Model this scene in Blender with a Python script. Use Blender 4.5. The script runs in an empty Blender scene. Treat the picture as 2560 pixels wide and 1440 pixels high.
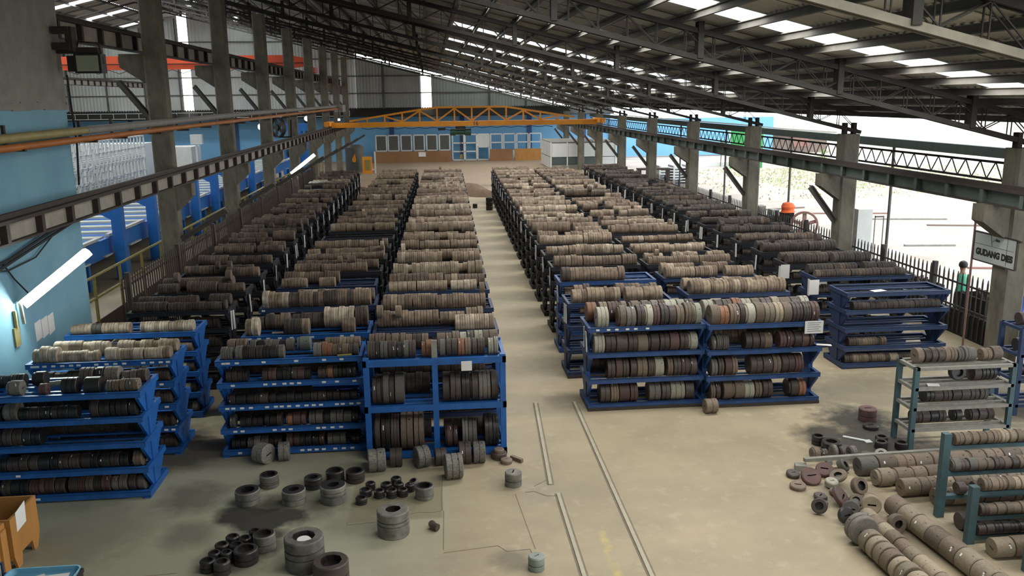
import bpy, math, random
from mathutils import Vector, Matrix
R_ = random.Random(7)
SC = bpy.context.scene
COL = SC.collection
PI = math.pi

# ------------------------------------------------------------------ camera, sky, exposure
F, TH, PS, RO = 2138.6, .21752, .09181, -.012618
fw = Vector((math.sin(PS)*math.cos(TH), math.cos(PS)*math.cos(TH), -math.sin(TH)))
rt = Vector((math.cos(PS), -math.sin(PS), 0))
up = rt.cross(fw)
rt, up = rt*math.cos(RO)+up*math.sin(RO), up*math.cos(RO)-rt*math.sin(RO)
cam = bpy.data.cameras.new('camera'); cam.sensor_width = 36; cam.lens = F/2560*36
cam.clip_end = 500
co = bpy.data.objects.new('camera', cam); COL.objects.link(co)
M = Matrix((rt, up, -fw)).transposed().to_4x4(); M.translation = Vector((0, 0, 5)); co.matrix_world = M
SC.camera = co
SC.view_settings.view_transform = 'Standard'; SC.view_settings.look = 'None'
SC.view_settings.exposure = 0.14; SC.view_settings.gamma = 1.0; SC.view_settings.use_curve_mapping = False
SKY = 3.4; SKYLIGHT = 13.0; SKYLIGHT_LEFT = 19.0; TUBE = 110.0
w = bpy.data.worlds.new('overcast_sky'); SC.world = w; w.use_nodes = True
w.node_tree.nodes['Background'].inputs[0].default_value = (.90, .96, 1.0, 1)
w.node_tree.nodes['Background'].inputs[1].default_value = SKY

def roof_z(x):                       # underside of the roof sheets over the die store and up to the ridge
    return 4.78+.248*(10.65-x) if x > -19 else 4.78+.248*29.65-.248*(-19-x)
ROLL = math.atan(.248)
def area(name, loc, sx, sy, power_radiance, rot, color):
    l = bpy.data.lights.new(name, 'AREA'); l.shape = 'RECTANGLE'; l.size = sx; l.size_y = sy
    l.energy = power_radiance*sx*sy*PI; l.color = color
    o = bpy.data.objects.new(name, l); COL.objects.link(o); o.location = loc; o.rotation_euler = rot
    return o
STRIPS = [13.35+6.6*k for k in range(-2, 9)]
for y in STRIPS:                     # daylight coming in through the roof lights
    for x0, x1 in ((.85, 3.65), (3.75, 6.55), (6.65, 9.45)):
        xm = (x0+x1)/2
        area('roof_daylight', (xm, y, roof_z(xm)-.03), (x1-x0)/math.cos(ROLL), 1.06, SKYLIGHT, (0, ROLL, 0), (1, .97, .91))
for y in STRIPS[1:]:                 # left hall: roof lights on both slopes
    area('roof_daylight', (-13.3, y, roof_z(-13.3)-.03), 5.0, 1.0, SKYLIGHT_LEFT, (0, ROLL, 0), (.93, .98, 1))
    area('roof_daylight', (-24.0, y, roof_z(-24.0)-.03), 6.0, 1.0, SKYLIGHT_LEFT, (0, -ROLL, 0), (.93, .98, 1))

# ------------------------------------------------------------------ materials
def new_mat(name):
    m = bpy.data.materials.new(name); m.use_nodes = True
    return m, m.node_tree, m.node_tree.nodes['Principled BSDF']
def mat(name, c1, c2=None, scale=6., rough=.7, metal=0., bump=0., detail=6., contrast=.5, per_obj=False, coords='Object', stretch=None, spec=.5):
    m, nt, b = new_mat(name); N = nt.nodes.new; L = nt.links.new
    b.inputs['Roughness'].default_value = rough; b.inputs['Metallic'].default_value = metal
    b.inputs['Specular IOR Level'].default_value = spec
    c2 = c2 or tuple(v*.7 for v in c1)
    tc = N('ShaderNodeTexCoord'); src = tc.outputs[coords]
    if stretch:
        mp = N('ShaderNodeMapping'); mp.inputs['Scale'].default_value = stretch; L(src, mp.inputs[0]); src = mp.outputs[0]
    if per_obj:
        oi = N('ShaderNodeObjectInfo'); ad = N('ShaderNodeVectorMath'); ad.operation = 'ADD'
        sc = N('ShaderNodeMath'); sc.operation = 'MULTIPLY'; sc.inputs[1].default_value = 37.
        L(oi.outputs['Random'], sc.inputs[0]); L(src, ad.inputs[0]); L(sc.outputs[0], ad.inputs[1]); src = ad.outputs[0]
    n = N('ShaderNodeTexNoise'); n.inputs['Scale'].default_value = scale; n.inputs['Detail'].default_value = detail
    n.inputs['Roughness'].default_value = .62; L(src, n.inputs[0])
    r = N('ShaderNodeMapRange'); r.inputs[1].default_value = .5-contrast/2; r.inputs[2].default_value = .5+contrast/2; L(n.outputs[0], r.inputs[0])
    mx = N('ShaderNodeMix'); mx.data_type = 'RGBA'; mx.inputs[6].default_value = (*c1, 1); mx.inputs[7].default_value = (*c2, 1)
    L(r.outputs[0], mx.inputs[0]); out = mx.outputs[2]
    if per_obj:
        hv = N('ShaderNodeHueSaturation'); mr = N('ShaderNodeMapRange'); mr.inputs[3].default_value = .7; mr.inputs[4].default_value = 1.3
        L(oi.outputs['Random'], mr.inputs[0]); L(mr.outputs[0], hv.inputs['Value']); L(out, hv.inputs['Color']); out = hv.outputs[0]
    L(out, b.inputs['Base Color'])
    if bump:
        bp = N('ShaderNodeBump'); bp.inputs['Strength'].default_value = bump; bp.inputs['Distance'].default_value = .02
        L(n.outputs[0], bp.inputs['Height']); L(bp.outputs[0], b.inputs['Normal'])
    return m
def emit(name, col, s):
    m, nt, b = new_mat(name)
    b.inputs['Emission Color'].default_value = (*col, 1); b.inputs['Emission Strength'].default_value = s; b.inputs['Base Color'].default_value = (*col, 1)
    return m

def floor_mat():
    m, nt, b = new_mat('worn_concrete'); N = nt.nodes.new; L = nt.links.new
    b.inputs['Roughness'].default_value = .62; b.inputs['Specular IOR Level'].default_value = .35
    tc = N('ShaderNodeTexCoord'); P = tc.outputs['Object']
    def noise(s, d=8., r=.6):
        n = N('ShaderNodeTexNoise'); n.inputs['Scale'].default_value = s; n.inputs['Detail'].default_value = d; n.inputs['Roughness'].default_value = r
        L(P, n.inputs[0]); return n
    def mixc(a, c, f):
        x = N('ShaderNodeMix'); x.data_type = 'RGBA'
        for k, v in ((6, a), (7, c)):
            if isinstance(v, tuple): x.inputs[k].default_value = (*v, 1)
            else: L(v, x.inputs[k])
        if isinstance(f, float): x.inputs[0].default_value = f
        else: L(f, x.inputs[0])
        return x.outputs[2]
    def rng(v, a, c, lo=0., hi=1.):
        r = N('ShaderNodeMapRange'); r.inputs[1].default_value = a; r.inputs[2].default_value = c; r.inputs[3].default_value = lo; r.inputs[4].default_value = hi
        L(v, r.inputs[0]); return r.outputs[0]
    def math_(op, a, c):
        x = N('ShaderNodeMath'); x.operation = op
        for k, v in ((0, a), (1, c)):
            if isinstance(v, (int, float)): x.inputs[k].default_value = v
            else: L(v, x.inputs[k])
        return x.outputs[0]
    n1, n2, n3 = noise(.55), noise(4.), noise(32., 4.)
    c = mixc((.42, .35, .235), (.325, .275, .19), rng(n1.outputs[0], .38, .62))
    c = mixc(c, (.50, .435, .32), rng(n2.outputs[0], .55, .75, 0., .55))
    c = mixc(c, (.17, .15, .12), rng(n3.outputs[0], .64, .78, 0., .55))
    # greenish lamp light painted into the slab from the loose dies to the crate
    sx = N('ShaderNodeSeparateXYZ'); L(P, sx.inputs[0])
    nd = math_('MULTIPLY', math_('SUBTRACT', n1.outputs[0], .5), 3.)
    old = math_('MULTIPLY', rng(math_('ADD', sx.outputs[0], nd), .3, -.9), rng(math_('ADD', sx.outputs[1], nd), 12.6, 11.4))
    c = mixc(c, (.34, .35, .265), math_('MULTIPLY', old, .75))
    # oil stains, painted shade between left racks, darker floor by the fence racks
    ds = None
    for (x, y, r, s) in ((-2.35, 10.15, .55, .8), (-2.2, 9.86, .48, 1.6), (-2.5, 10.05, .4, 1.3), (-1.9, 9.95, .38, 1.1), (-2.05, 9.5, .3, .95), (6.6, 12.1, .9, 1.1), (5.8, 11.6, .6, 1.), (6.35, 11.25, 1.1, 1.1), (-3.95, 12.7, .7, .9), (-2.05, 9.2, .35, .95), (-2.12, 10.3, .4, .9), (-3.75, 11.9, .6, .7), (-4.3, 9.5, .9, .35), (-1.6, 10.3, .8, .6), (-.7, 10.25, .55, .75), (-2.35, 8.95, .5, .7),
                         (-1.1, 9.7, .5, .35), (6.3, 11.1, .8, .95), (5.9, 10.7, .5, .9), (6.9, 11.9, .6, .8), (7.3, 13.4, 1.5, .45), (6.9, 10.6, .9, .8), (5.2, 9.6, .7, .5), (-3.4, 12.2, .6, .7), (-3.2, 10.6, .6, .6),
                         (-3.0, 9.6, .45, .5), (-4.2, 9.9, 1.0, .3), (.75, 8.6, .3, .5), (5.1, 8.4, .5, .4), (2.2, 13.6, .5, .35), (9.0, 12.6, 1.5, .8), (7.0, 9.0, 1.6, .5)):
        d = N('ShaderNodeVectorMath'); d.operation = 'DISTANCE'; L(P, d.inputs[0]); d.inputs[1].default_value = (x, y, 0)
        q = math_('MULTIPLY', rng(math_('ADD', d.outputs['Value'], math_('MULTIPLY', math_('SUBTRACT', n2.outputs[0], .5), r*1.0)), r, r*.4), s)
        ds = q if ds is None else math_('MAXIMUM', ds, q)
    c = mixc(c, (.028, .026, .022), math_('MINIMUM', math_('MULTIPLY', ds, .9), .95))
    # brown patched slab under the small black dies
    pz = math_('MULTIPLY', math_('MULTIPLY', rng(sx.outputs[0], -1.17, -1.13), rng(sx.outputs[0], .02, -.02)), math_('MULTIPLY', rng(sx.outputs[1], 9.64, 9.70), rng(sx.outputs[1], 11.2, 10.8)))
    c = mixc(c, (.19, .165, .095), math_('MULTIPLY', pz, .6))
    # worn yellow paint streak beside the rail
    d = N('ShaderNodeVectorMath'); d.operation = 'ABSOLUTE'
    yl = math_('MULTIPLY', rng(math_('ABSOLUTE', math_('SUBTRACT', sx.outputs[0], math_('ADD', 1.86, 0.0)), 0.), .07, .02), rng(math_('ADD', n2.outputs[0], math_('MULTIPLY', sx.outputs[1], -.12)), -.60, -.42))
    c = mixc(c, (.62, .50, .13), math_('MULTIPLY', yl, .6))
    # dusty brown spill at the far end of the aisle
    br = math_('MULTIPLY', rng(math_('ADD', sx.outputs[1], math_('MULTIPLY', nd, 2.)), 47., 52.), .8)
    c = mixc(c, (.27, .19, .13), br)
    L(c, b.inputs['Base Color'])
    bp = N('ShaderNodeBump'); bp.inputs['Strength'].default_value = .25; bp.inputs['Distance'].default_value = .01
    L(n2.outputs[0], bp.inputs['Height']); L(bp.outputs[0], b.inputs['Normal'])
    return m

def die_mass_mat():
    m, nt, b = new_mat('mixed_die_steel'); N = nt.nodes.new; L = nt.links.new
    b.inputs['Roughness'].default_value = .7
    at = N('ShaderNodeAttribute'); at.attribute_name = 'tone'
    cr = N('ShaderNodeValToRGB'); cr.color_ramp.interpolation = 'LINEAR'; e = cr.color_ramp.elements
    e[0].position = 0; e[0].color = (.040, .032, .028, 1); e[1].position = 1; e[1].color = (.43, .36, .275, 1)
    for p, c in ((.25, (.075, .056, .044)), (.5, (.15, .105, .074)), (.75, (.235, .175, .122)), (.9, (.32, .255, .185))):
        k = e.new(p); k.color = (*c, 1)
    L(at.outputs['Fac'], cr.inputs[0])
    tc = N('ShaderNodeTexCoord'); n = N('ShaderNodeTexNoise'); n.inputs['Scale'].default_value = 9.; n.inputs['Detail'].default_value = 5.; L(tc.outputs['Object'], n.inputs[0])
    r = N('ShaderNodeMapRange'); r.inputs[1].default_value = .35; r.inputs[2].default_value = .65; r.inputs[3].default_value = .65; r.inputs[4].default_value = 1.25; L(n.outputs[0], r.inputs[0])
    hv = N('ShaderNodeHueSaturation'); L(cr.outputs[0], hv.inputs['Color']); L(r.outputs[0], hv.inputs['Value']); L(hv.outputs[0], b.inputs['Base Color'])
    return m

MT = dict(
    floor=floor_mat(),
    plaster=mat('grey_plaster', (.30, .285, .25), (.20, .19, .17), 3., .9, bump=.2),
    bluewall=mat('pale_blue_paint', (.20, .40, .50), (.145, .31, .41), 1.1, .75, contrast=.45, bump=.1),
    backblue=mat('sky_blue_paint', (.17, .41, .66), (.14, .34, .57), .5, .8),
    darkblue=mat('dark_blue_paint', (.03, .08, .23), (.022, .055, .17), 1., .7),
    white_sheet=mat('white_corrugated_sheet', (.58, .60, .58), (.42, .44, .43), .8, .6, stretch=(1, 1, .25)),
    shaded_sheet=mat('shaded_corrugated_sheet', (.36, .38, .36), (.24, .26, .25), .9, .6, stretch=(1, 1, .2)),  # same sheet as the white one, dimmer hall's shade put into the colour
    roof=mat('fibre_cement_roof', (.46, .44, .40), (.33, .315, .285), 1.3, .9, per_obj=True, bump=.2),
    steel=mat('dark_painted_steel', (.036, .034, .031), (.022, .021, .019), 4., .8, spec=.12),
    purlin=mat('grey_purlin_steel', (.14, .132, .12), (.08, .076, .068), 3., .75, spec=.2),
    lit_chord=mat('lit_olive_steel', (.15, .14, .105), (.08, .075, .06), 5., .7),  # lit look of the nearest bottom chord painted in as lighter olive
    concrete=mat('column_concrete', (.19, .172, .128), (.075, .07, .056), 3.2, .9, bump=.3, contrast=.4, stretch=(1, 1, .45)),
    beamweb=mat('dusty_beam_paint', (.36, .335, .285), (.24, .22, .185), 5., .8),
    beamdark=mat('rusty_dark_steel', (.062, .045, .036), (.03, .024, .02), 6., .8),
    beamgreen=mat('green_grey_beam', (.105, .135, .115), (.07, .09, .08), 4., .7),
    bluemid=mat('worn_blue_rack_paint', (.022, .085, .27), (.016, .045, .13), 4., .5, contrast=.45),
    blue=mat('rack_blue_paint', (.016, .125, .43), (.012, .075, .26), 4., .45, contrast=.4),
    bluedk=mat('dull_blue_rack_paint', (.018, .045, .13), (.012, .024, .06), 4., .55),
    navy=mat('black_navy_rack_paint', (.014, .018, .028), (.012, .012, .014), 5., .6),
    teal=mat('teal_rack_paint', (.045, .125, .155), (.05, .062, .06), 7., .6),
    tealtop=mat('dusty_grey_steel', (.30, .29, .25), (.17, .17, .15), 9., .7),
    machineblue=mat('machine_blue_paint', (.02, .18, .58), (.014, .12, .42), 2., .5),
    slat=mat('pale_slat', (.62, .63, .50), (.50, .53, .47), 3., .6),
    yellow=mat('yellow_rail_paint', (.30, .25, .06), (.17, .15, .055), 3., .6),
    crane=mat('orange_yellow_crane_paint', (.78, .32, .015), (.60, .21, .012), 1.5, .5),
    cranered=mat('red_orange_crane_paint', (.80, .10, .025), (.62, .07, .02), 1., .5),
    black=mat('black_steel', (.02, .02, .02), (.03, .028, .026), 5., .6),
    green=mat('hoist_green', (.012, .06, .038), (.01, .04, .026), 3., .5),
    orangepipe=mat('orange_pipe_paint', (.48, .155, .02), (.30, .10, .02), 4., .6),
    yellowpipe=mat('yellow_pipe_paint', (.36, .30, .12), (.24, .20, .09), 4., .6),
    greypipe=mat('lagged_grey_pipe', (.27, .26, .24), (.19, .185, .17), 5., .7),
    rustbar=mat('brown_fence_bar', (.075, .05, .038), (.045, .034, .03), 5., .8),
    white=mat('white_paint', (.72, .73, .71), (.58, .60, .58), 2., .5),
    alu=mat('mill_aluminium', (.62, .64, .63), (.48, .50, .50), 3., .45),
    paper=mat('white_paper', (.78, .78, .76), (.68, .68, .66), 2., .8),
    signwhite=mat('sign_board_white', (.50, .53, .50), (.42, .45, .43), 3., .6),
    ink=mat('black_lettering', (.012, .012, .012), (.02, .02, .02), 3., .6),
    wood=mat('orange_plywood', (.50, .235, .06), (.33, .15, .04), 4., .6, stretch=(1, 1, .3), contrast=.6),
    cardboard=mat('brown_board', (.30, .155, .07), (.21, .11, .05), 1., .8),
    tray=mat('light_blue_plastic', (.16, .40, .56), (.12, .33, .48), 3., .45),
    whiteoffice=mat('office_panel_white', (.66, .70, .70), (.55, .58, .58), .6, .5),
    rooftop=mat('dusty_office_top', (.30, .28, .24), (.20, .19, .17), 1., .8),
    tank=mat('dark_grey_tank', (.085, .09, .085), (.06, .065, .06), 1., .5),
    ground=mat('bright_yard_soil', (.44, .40, .35), (.29, .24, .20), .5, .9, contrast=.4),
    grass=mat('sunlit_grass', (.36, .42, .20), (.50, .50, .33), 1.2, .9),
    leaf=mat('pale_green_leaf', (.22, .32, .12), (.34, .40, .22), 4., .6),
    yardgreen=mat('green_sheet_wall', (.05, .32, .10), (.04, .25, .08), 1., .6),
    brownhouse=mat('brown_building', (.22, .17, .14), (.16, .12, .10), 1., .8),
    pinkwheel=mat('faded_red_wheel', (.32, .17, .14), (.20, .11, .09), 5., .6),
    cloth=mat('orange_cloth', (.80, .14, .03), (.60, .09, .02), 3., .8),
    skin=mat('skin', (.34, .18, .11), (.28, .14, .085), 5., .6),
    hair=mat('black_hair', (.012, .01, .009), (.02, .018, .016), 9., .6),
    greenshirt=mat('green_shirt', (.10, .48, .30), (.07, .38, .23), 4., .8),
    blueshirt=mat('blue_work_shirt', (.03, .06, .30), (.02, .045, .22), 4., .8),
    orangeshirt=mat('orange_work_shirt', (.80, .11, .03), (.65, .08, .02), 4., .8),
    trousers=mat('dark_trousers', (.03, .03, .04), (.02, .02, .028), 4., .8),
    rail=mat('worn_floor_rail', (.47, .43, .32), (.36, .32, .235), 6., .6),
    groove=mat('dirt_filled_joint', (.17, .145, .105), (.25, .215, .155), 8., .9),
    rubber=mat('black_rubber', (.015, .015, .015), (.025, .025, .025), 5., .8),
    tube=emit('lit_tube', (.90, 1.0, .93), TUBE),
    bulb=emit('lit_bulb', (.95, 1.0, 1.0), 14.),
    bulbwarm=emit('warm_bulb', (1.0, .9, .6), 10.),
    lampglass=mat('floodlight_glass', (.42, .47, .36), (.32, .37, .28), 5., .15),
    reflector=mat('white_reflector', (.62, .62, .58), (.5, .5, .46), 4., .4),
    mass=die_mass_mat(),
)
def glassm():
    m, nt, b = new_mat('office_glass'); b.inputs['Base Color'].default_value = (.10, .14, .14, 1); b.inputs['Roughness'].default_value = .08
    b.inputs['Transmission Weight'].default_value = .25
    return m
MT['glass'] = glassm()
def fibreglass():
    m, nt, b = new_mat('fibreglass_roof_light'); N = nt.nodes.new; L = nt.links.new
    t = N('ShaderNodeBsdfTranslucent'); t.inputs[0].default_value = (.8, .85, .82, 1); d = N('ShaderNodeBsdfDiffuse'); d.inputs[0].default_value = (.6, .62, .6, 1)
    mx = N('ShaderNodeMixShader'); mx.inputs[0].default_value = .35; L(t.outputs[0], mx.inputs[1]); L(d.outputs[0], mx.inputs[2])
    L(mx.outputs[0], nt.nodes['Material Output'].inputs[0]); return m
MT['fibreglass'] = fibreglass()
# die steels: name -> (label adjective, material)
def dm(n, c1, c2, rough=.6, metal=0.): return mat(n, c1, c2, 7., rough, metal, bump=.15, contrast=.45, per_obj=True)
DIE = {
    'k': ('dark oily', dm('oily_black_steel', (.034, .031, .03), (.017, .016, .016), .38)),
    'd': ('dark brown', dm('dark_brown_steel', (.075, .055, .046), (.04, .032, .028), .5)),
    'b': ('dusty brown', dm('dusty_brown_steel', (.185, .135, .095), (.095, .072, .055))),
    't': ('dusty tan', dm('dusty_tan_steel', (.30, .245, .17), (.18, .145, .105))),
    'g': ('grey', dm('grey_steel', (.155, .142, .12), (.085, .08, .07))),
    'p': ('pale grey', dm('pale_grey_steel', (.36, .35, .28), (.22, .21, .17))),
    'o': ('rust orange', dm('rust_orange_steel', (.29, .125, .062), (.13, .07, .045))),
    'm': ('maroon', dm('maroon_steel', (.12, .06, .052), (.06, .038, .034))),
    's': ('scuffed grey', dm('scuffed_grey_steel', (.25, .235, .20), (.065, .062, .056))),
    'a': ('greenish grey', dm('greenish_grey_steel', (.22, .25, .22), (.13, .15, .135), .45)),
}
CAV = mat('oily_cavity', (.012, .011, .011), (.02, .018, .017), 8., .35)

# ------------------------------------------------------------------ mesh builder
class MB:
    def __init__(s): s.v = []; s.f = []; s.sm = []; s.mi = []; s.m = 0
    def add(s, vs, fs, smooth=False):
        o = len(s.v); s.v += [tuple(v) for v in vs]
        for f in fs: s.f.append(tuple(i+o for i in f)); s.sm.append(smooth); s.mi.append(s.m)
    def box(s, x0, y0, z0, x1, y1, z1, M=None):
        vs = [Vector((x, y, z)) for x in (x0, x1) for y in (y0, y1) for z in (z0, z1)]
        if M is not None: vs = [M @ v for v in vs]
        s.add(vs, [(0, 1, 3, 2), (4, 6, 7, 5), (0, 4, 5, 1), (2, 3, 7, 6), (0, 2, 6, 4), (1, 5, 7, 3)]); return s
    def bar(s, a, b, w, h, upv=(0, 0, 1)):
        a, b = Vector(a), Vector(b); d = (b-a).normalized(); u = Vector(upv)
        if abs(d.dot(u)) > .98: u = Vector((1, 0, 0))
        r = d.cross(u).normalized(); u = r.cross(d)
        q = [(-w/2, -h/2), (w/2, -h/2), (w/2, h/2), (-w/2, h/2)]
        vs = [p+r*x+u*y for p in (a, b) for x, y in q]
        s.add(vs, [(3, 2, 1, 0), (4, 5, 6, 7)]+[(i, (i+1) % 4, 4+(i+1) % 4, 4+i) for i in range(4)]); return s
    def tube(s, pts, r, n=8):
        pts = [Vector(p) for p in pts]; rings = []
        for i, p in enumerate(pts):
            d = (pts[min(i+1, len(pts)-1)]-pts[max(i-1, 0)]).normalized()
            u = Vector((0, 0, 1)) if abs(d.z) < .95 else Vector((1, 0, 0)); a = d.cross(u).normalized(); c = a.cross(d)
            rings.append([p+a*(r*math.cos(2*PI*k/n))+c*(r*math.sin(2*PI*k/n)) for k in range(n)])
        vs = [v for g in rings for v in g]; fs = []
        for i in range(len(pts)-1):
            for k in range(n): fs.append((i*n+k, i*n+(k+1) % n, (i+1)*n+(k+1) % n, (i+1)*n+k))
        s.add(vs, fs, True); m = len(vs)
        s.add(rings[0], [tuple(range(n))[::-1]]); s.add(rings[-1], [tuple(range(n))]); return s
    def lathe(s, prof, n=24, M=None, axis='X', close=True):
        """prof: list of (along, radius); every segment has its own rings so edges stay crisp"""
        def P(a, r, k):
            t = 2*PI*k/n; c, d = r*math.cos(t), r*math.sin(t)
            v = Vector((a, c, d)) if axis == 'X' else Vector((c, d, a))
            return M @ v if M is not None else v
        for (a0, r0), (a1, r1) in zip(prof, prof[1:]):
            if r0 < 1e-6 and r1 < 1e-6: continue
            if r0 < 1e-6: s.add([P(a1, r1, k) for k in range(n)], [tuple(range(n))[::-1]]); continue
            if r1 < 1e-6: s.add([P(a0, r0, k) for k in range(n)], [tuple(range(n))]); continue
            s.add([P(a0, r0, k) for k in range(n)]+[P(a1, r1, k) for k in range(n)], [(k, (k+1) % n, n+(k+1) % n, n+k) for k in range(n)], True)
        return s
    def prism(s, poly, axis, d0, d1):
        n = len(poly)
        def P(p, d): return {'X': (d, p[0], p[1]), 'Y': (p[0], d, p[1]), 'Z': (p[0], p[1], d)}[axis]
        vs = [P(p, d0) for p in poly]+[P(p, d1) for p in poly]
        s.add(vs, [tuple(range(n))[::-1], tuple(range(n, 2*n))]+[(i, (i+1) % n, n+(i+1) % n, n+i) for i in range(n)]); return s
    def mesh(s, name, mats):
        me = bpy.data.meshes.new(name); me.from_pydata(s.v, [], s.f)
        for m in (mats if isinstance(mats, (list, tuple)) else [mats]): me.materials.append(m)
        me.polygons.foreach_set('use_smooth', s.sm); me.polygons.foreach_set('material_index', s.mi); me.update()
        return me
    def build(s, name, mats, parent=None, loc=None, kind=None):
        return put(name, s.mesh(name, mats), parent, loc, kind=kind)
def put(name, me, parent=None, loc=None, rot=None, scale=None, kind=None):
    o = bpy.data.objects.new(name, me); COL.objects.link(o)
    if parent is not None: o.parent = parent
    if loc is not None: o.location = loc
    if rot is not None: o.rotation_euler = rot
    if scale is not None: o.scale = scale
    if kind: o['kind'] = kind
    return o
def tag(o, label=None, cat=None, group=None, kind=None):
    if label: o['label'] = label
    if cat: o['category'] = cat
    if group: o['group'] = group
    if kind: o['kind'] = kind
    return o
def thing(name, label, cat, loc=(0, 0, 0), group=None, rotz=0):
    o = bpy.data.objects.new(name, None); COL.objects.link(o); o.location = loc; o.rotation_euler = (0, 0, rotz); o.empty_display_size = .1
    return tag(o, label, cat, group)
def struct(name, loc=(0, 0, 0)):
    o = bpy.data.objects.new(name, None); COL.objects.link(o); o.location = loc; o['kind'] = 'structure'; return o
ORD = ['first', 'second', 'third', 'fourth', 'fifth', 'sixth', 'seventh', 'eighth', 'ninth', 'tenth', '11th', '12th', '13th', '14th', '15th', '16th', '17th', '18th', '19th', '20th'] + [f'{n}th' if n % 10 not in (1, 2, 3) else f"{n}{ {1:'st',2:'nd',3:'rd'}[n%10]}" for n in range(21, 80)]
COLY = [14.7+6.6*k for k in range(9)]
YB = 74.0

# ------------------------------------------------------------------ floor, yard, walls
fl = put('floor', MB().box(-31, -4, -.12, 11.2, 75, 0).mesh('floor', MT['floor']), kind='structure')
for k, pts in enumerate([[(1.62, 13.55), (1.44, 10.42)], [(1.50, 10.15), (1.47, 4.0)], [(2.27, 13.5), (2.16, 4.0)]]):    # two rails set in the concrete
    m = MB()
    (xa, ya), (xb, yb) = pts
    m.bar((xa, ya, .002), (xb, yb, .002), .045, .022); m.build('floor_rail', MT['rail'], fl)
    m = MB(); m.bar((xa, ya, -.003), (xb, yb, -.003), .095, .012); m.build('rail_groove', MT['groove'], fl)
def floor_line(name, pts, wd=.012):
    m = MB()
    for a, b in zip(pts, pts[1:]): m.bar((*a, -.002), (*b, -.002), wd, .01)
    m.build(name, MT['groove'], fl)
floor_line('slab_joint', [(-1.16, 9.72), (-1.15, 9.62), (-.75, 9.66), (-.3, 9.85), (-.12, 9.82), (.0, 9.86), (.0, 10.3), (.02, 10.9)])
floor_line('slab_joint', [(.02, 9.85), (.0, 8.9)], .008)
floor_line('slab_joint', [(0.0, 8.83), (.62, 8.92), (.72, 8.78), (.98, 8.8), (1.04, 8.3)], .01)
floor_line('slab_joint', [(.95, 10.2), (1.0, 9.4), (1.04, 8.8)], .008)
floor_line('floor_crack', [(1.08, 10.24), (1.2, 10.25), (1.35, 10.1), (1.48, 10.09)], .016)
floor_line('floor_crack', [(1.22, 10.4), (1.33, 10.5), (1.42, 10.58)], .012)
floor_line('slab_joint', [(-4.4, 8.72), (-3.2, 8.72), (-2.9, 8.74)], .007)

put('ground', MB().box(11.2, -10, -.2, 120, 160, -.06).mesh('ground', MT['ground']), kind='structure')
W = MB()
W.box(-6.75, -4, 0, -6.3, 15.9, 4.97); o = W.build('wall_left', [MT['bluewall']], kind='structure')
m = MB(); m.box(-6.77, -4, 4.97, -6.29, 15.92, 8.4)
m.build('plaster_band', MT['plaster'], o)
m = MB(); m.prism([(4.98, -4), (4.95, -4)], 'X', -6.3, -6.3) if False else None
rr = random.Random(3)
m = MB(); y = 4.0
while y < 15.9:                                             # broken ragged edge where the plaster ends over the paint
    d = rr.uniform(.18, .4); h = rr.uniform(.02, .08)
    m.box(-6.30, y, 4.97-h, -6.275, min(y+d, 15.92), 5.0+rr.uniform(0, .05)); y += d
m.build('plaster_edge', MT['plaster'], o)
put('wall_front_unseen', MB().box(-31, -4.3, 0, 12.4, -4, 13).mesh('wall_front_unseen', MT['plaster']), kind='structure')  # unseen wall behind the camera, added to keep sky light out
put('wall_west', MB().box(-31.4, -4, 0, -31, 75, 9.6).mesh('wall_west', MT['white_sheet']), kind='structure')
# far wall: blue masonry below, canopy band, corrugated gable above
wb = struct('wall_back')
MB().box(-31, YB, 0, 15.5, YB+.3, 4.0).build('masonry', MT['backblue'], wb)
for x in (-30, -24.4, -16.0, -10.2, -3.2, 2.75, 8.5, 13.2):
    MB().box(x-.17, YB-.12, 0, x+.17, YB, 3.95).build('pilaster', MT['darkblue'], wb)
def gable(x0, x1, m, pitch=.26, z0=4.25, gap=-.02):
    n = int((x1-x0)/pitch*2); vs = []; fs = []
    for i in range(n+1):
        x = x0+(x1-x0)*i/n; y = YB+.02+(.05 if i % 2 else 0); vs += [(x, y, z0), (x, y, max(roof_z(x)-gap, z0+.02))]
        if i: fs.append((2*i-2, 2*i, 2*i+1, 2*i-1))
    m.add(vs, fs)
m = MB(); gable(-31, -20.0, m); gable(-19.25, -6.0, m); m.build('gable_sheet', MT['white_sheet'], wb)
m = MB(); gable(-6.0, -.62, m, gap=.33); gable(.22, 11.6, m, gap=.33); m.build('gable_sheet', MT['shaded_sheet'], wb)
for x0, x1 in ((-20.0, -19.25), (-.62, .22)):
    m = MB(); m.box(x0, YB+.03, 4.25, x1, YB+.06, min(roof_z(x0), roof_z(x1))); m.build('light_strip', emit('daylit_gable_strip', (1, 1, 1), 4.), wb)
for x in (-29, -26, -23, -20.2, -17, -14, -11.2, -8.5, -3.8, 5.1, 8.2): MB().box(x-.06, YB-.1, 4.2, x+.06, YB, roof_z(x)-.2).build('gable_post', MT['purlin'], wb)
for z in (5.6, 7.0, 8.4, 9.8):
    x1 = min(11, (4.78+.248*10.65-z)/.248); MB().box(-30, YB-.06, z-.04, x1, YB, z+.04).build('gable_girt', MT['purlin'], wb)
m = MB(); m.prism([(YB+.05, 4.35), (YB-.05, 4.35), (YB-1.6, 3.75), (YB-1.6, 3.68), (YB+.05, 4.2)], 'X', -31, 15.5); m.build('canopy_sheet', MT['steel'], wb)
m = MB()
for i in range(232): m.box(-31+i*.2, YB-.07, 4.33, -30.9+i*.2, YB+.03, 4.42)
m.build('canopy_corrugation', MT['steel'], wb)
m = MB()
for z in (3.8, 4.22): m.box(-31, YB-1.7, z-.02, -6.5, YB-1.66, z+.02)
for i in range(26): m.box(-31+i*.98, YB-1.7, 3.8, -30.97+i*.98, YB-1.66, 4.22)
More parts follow.
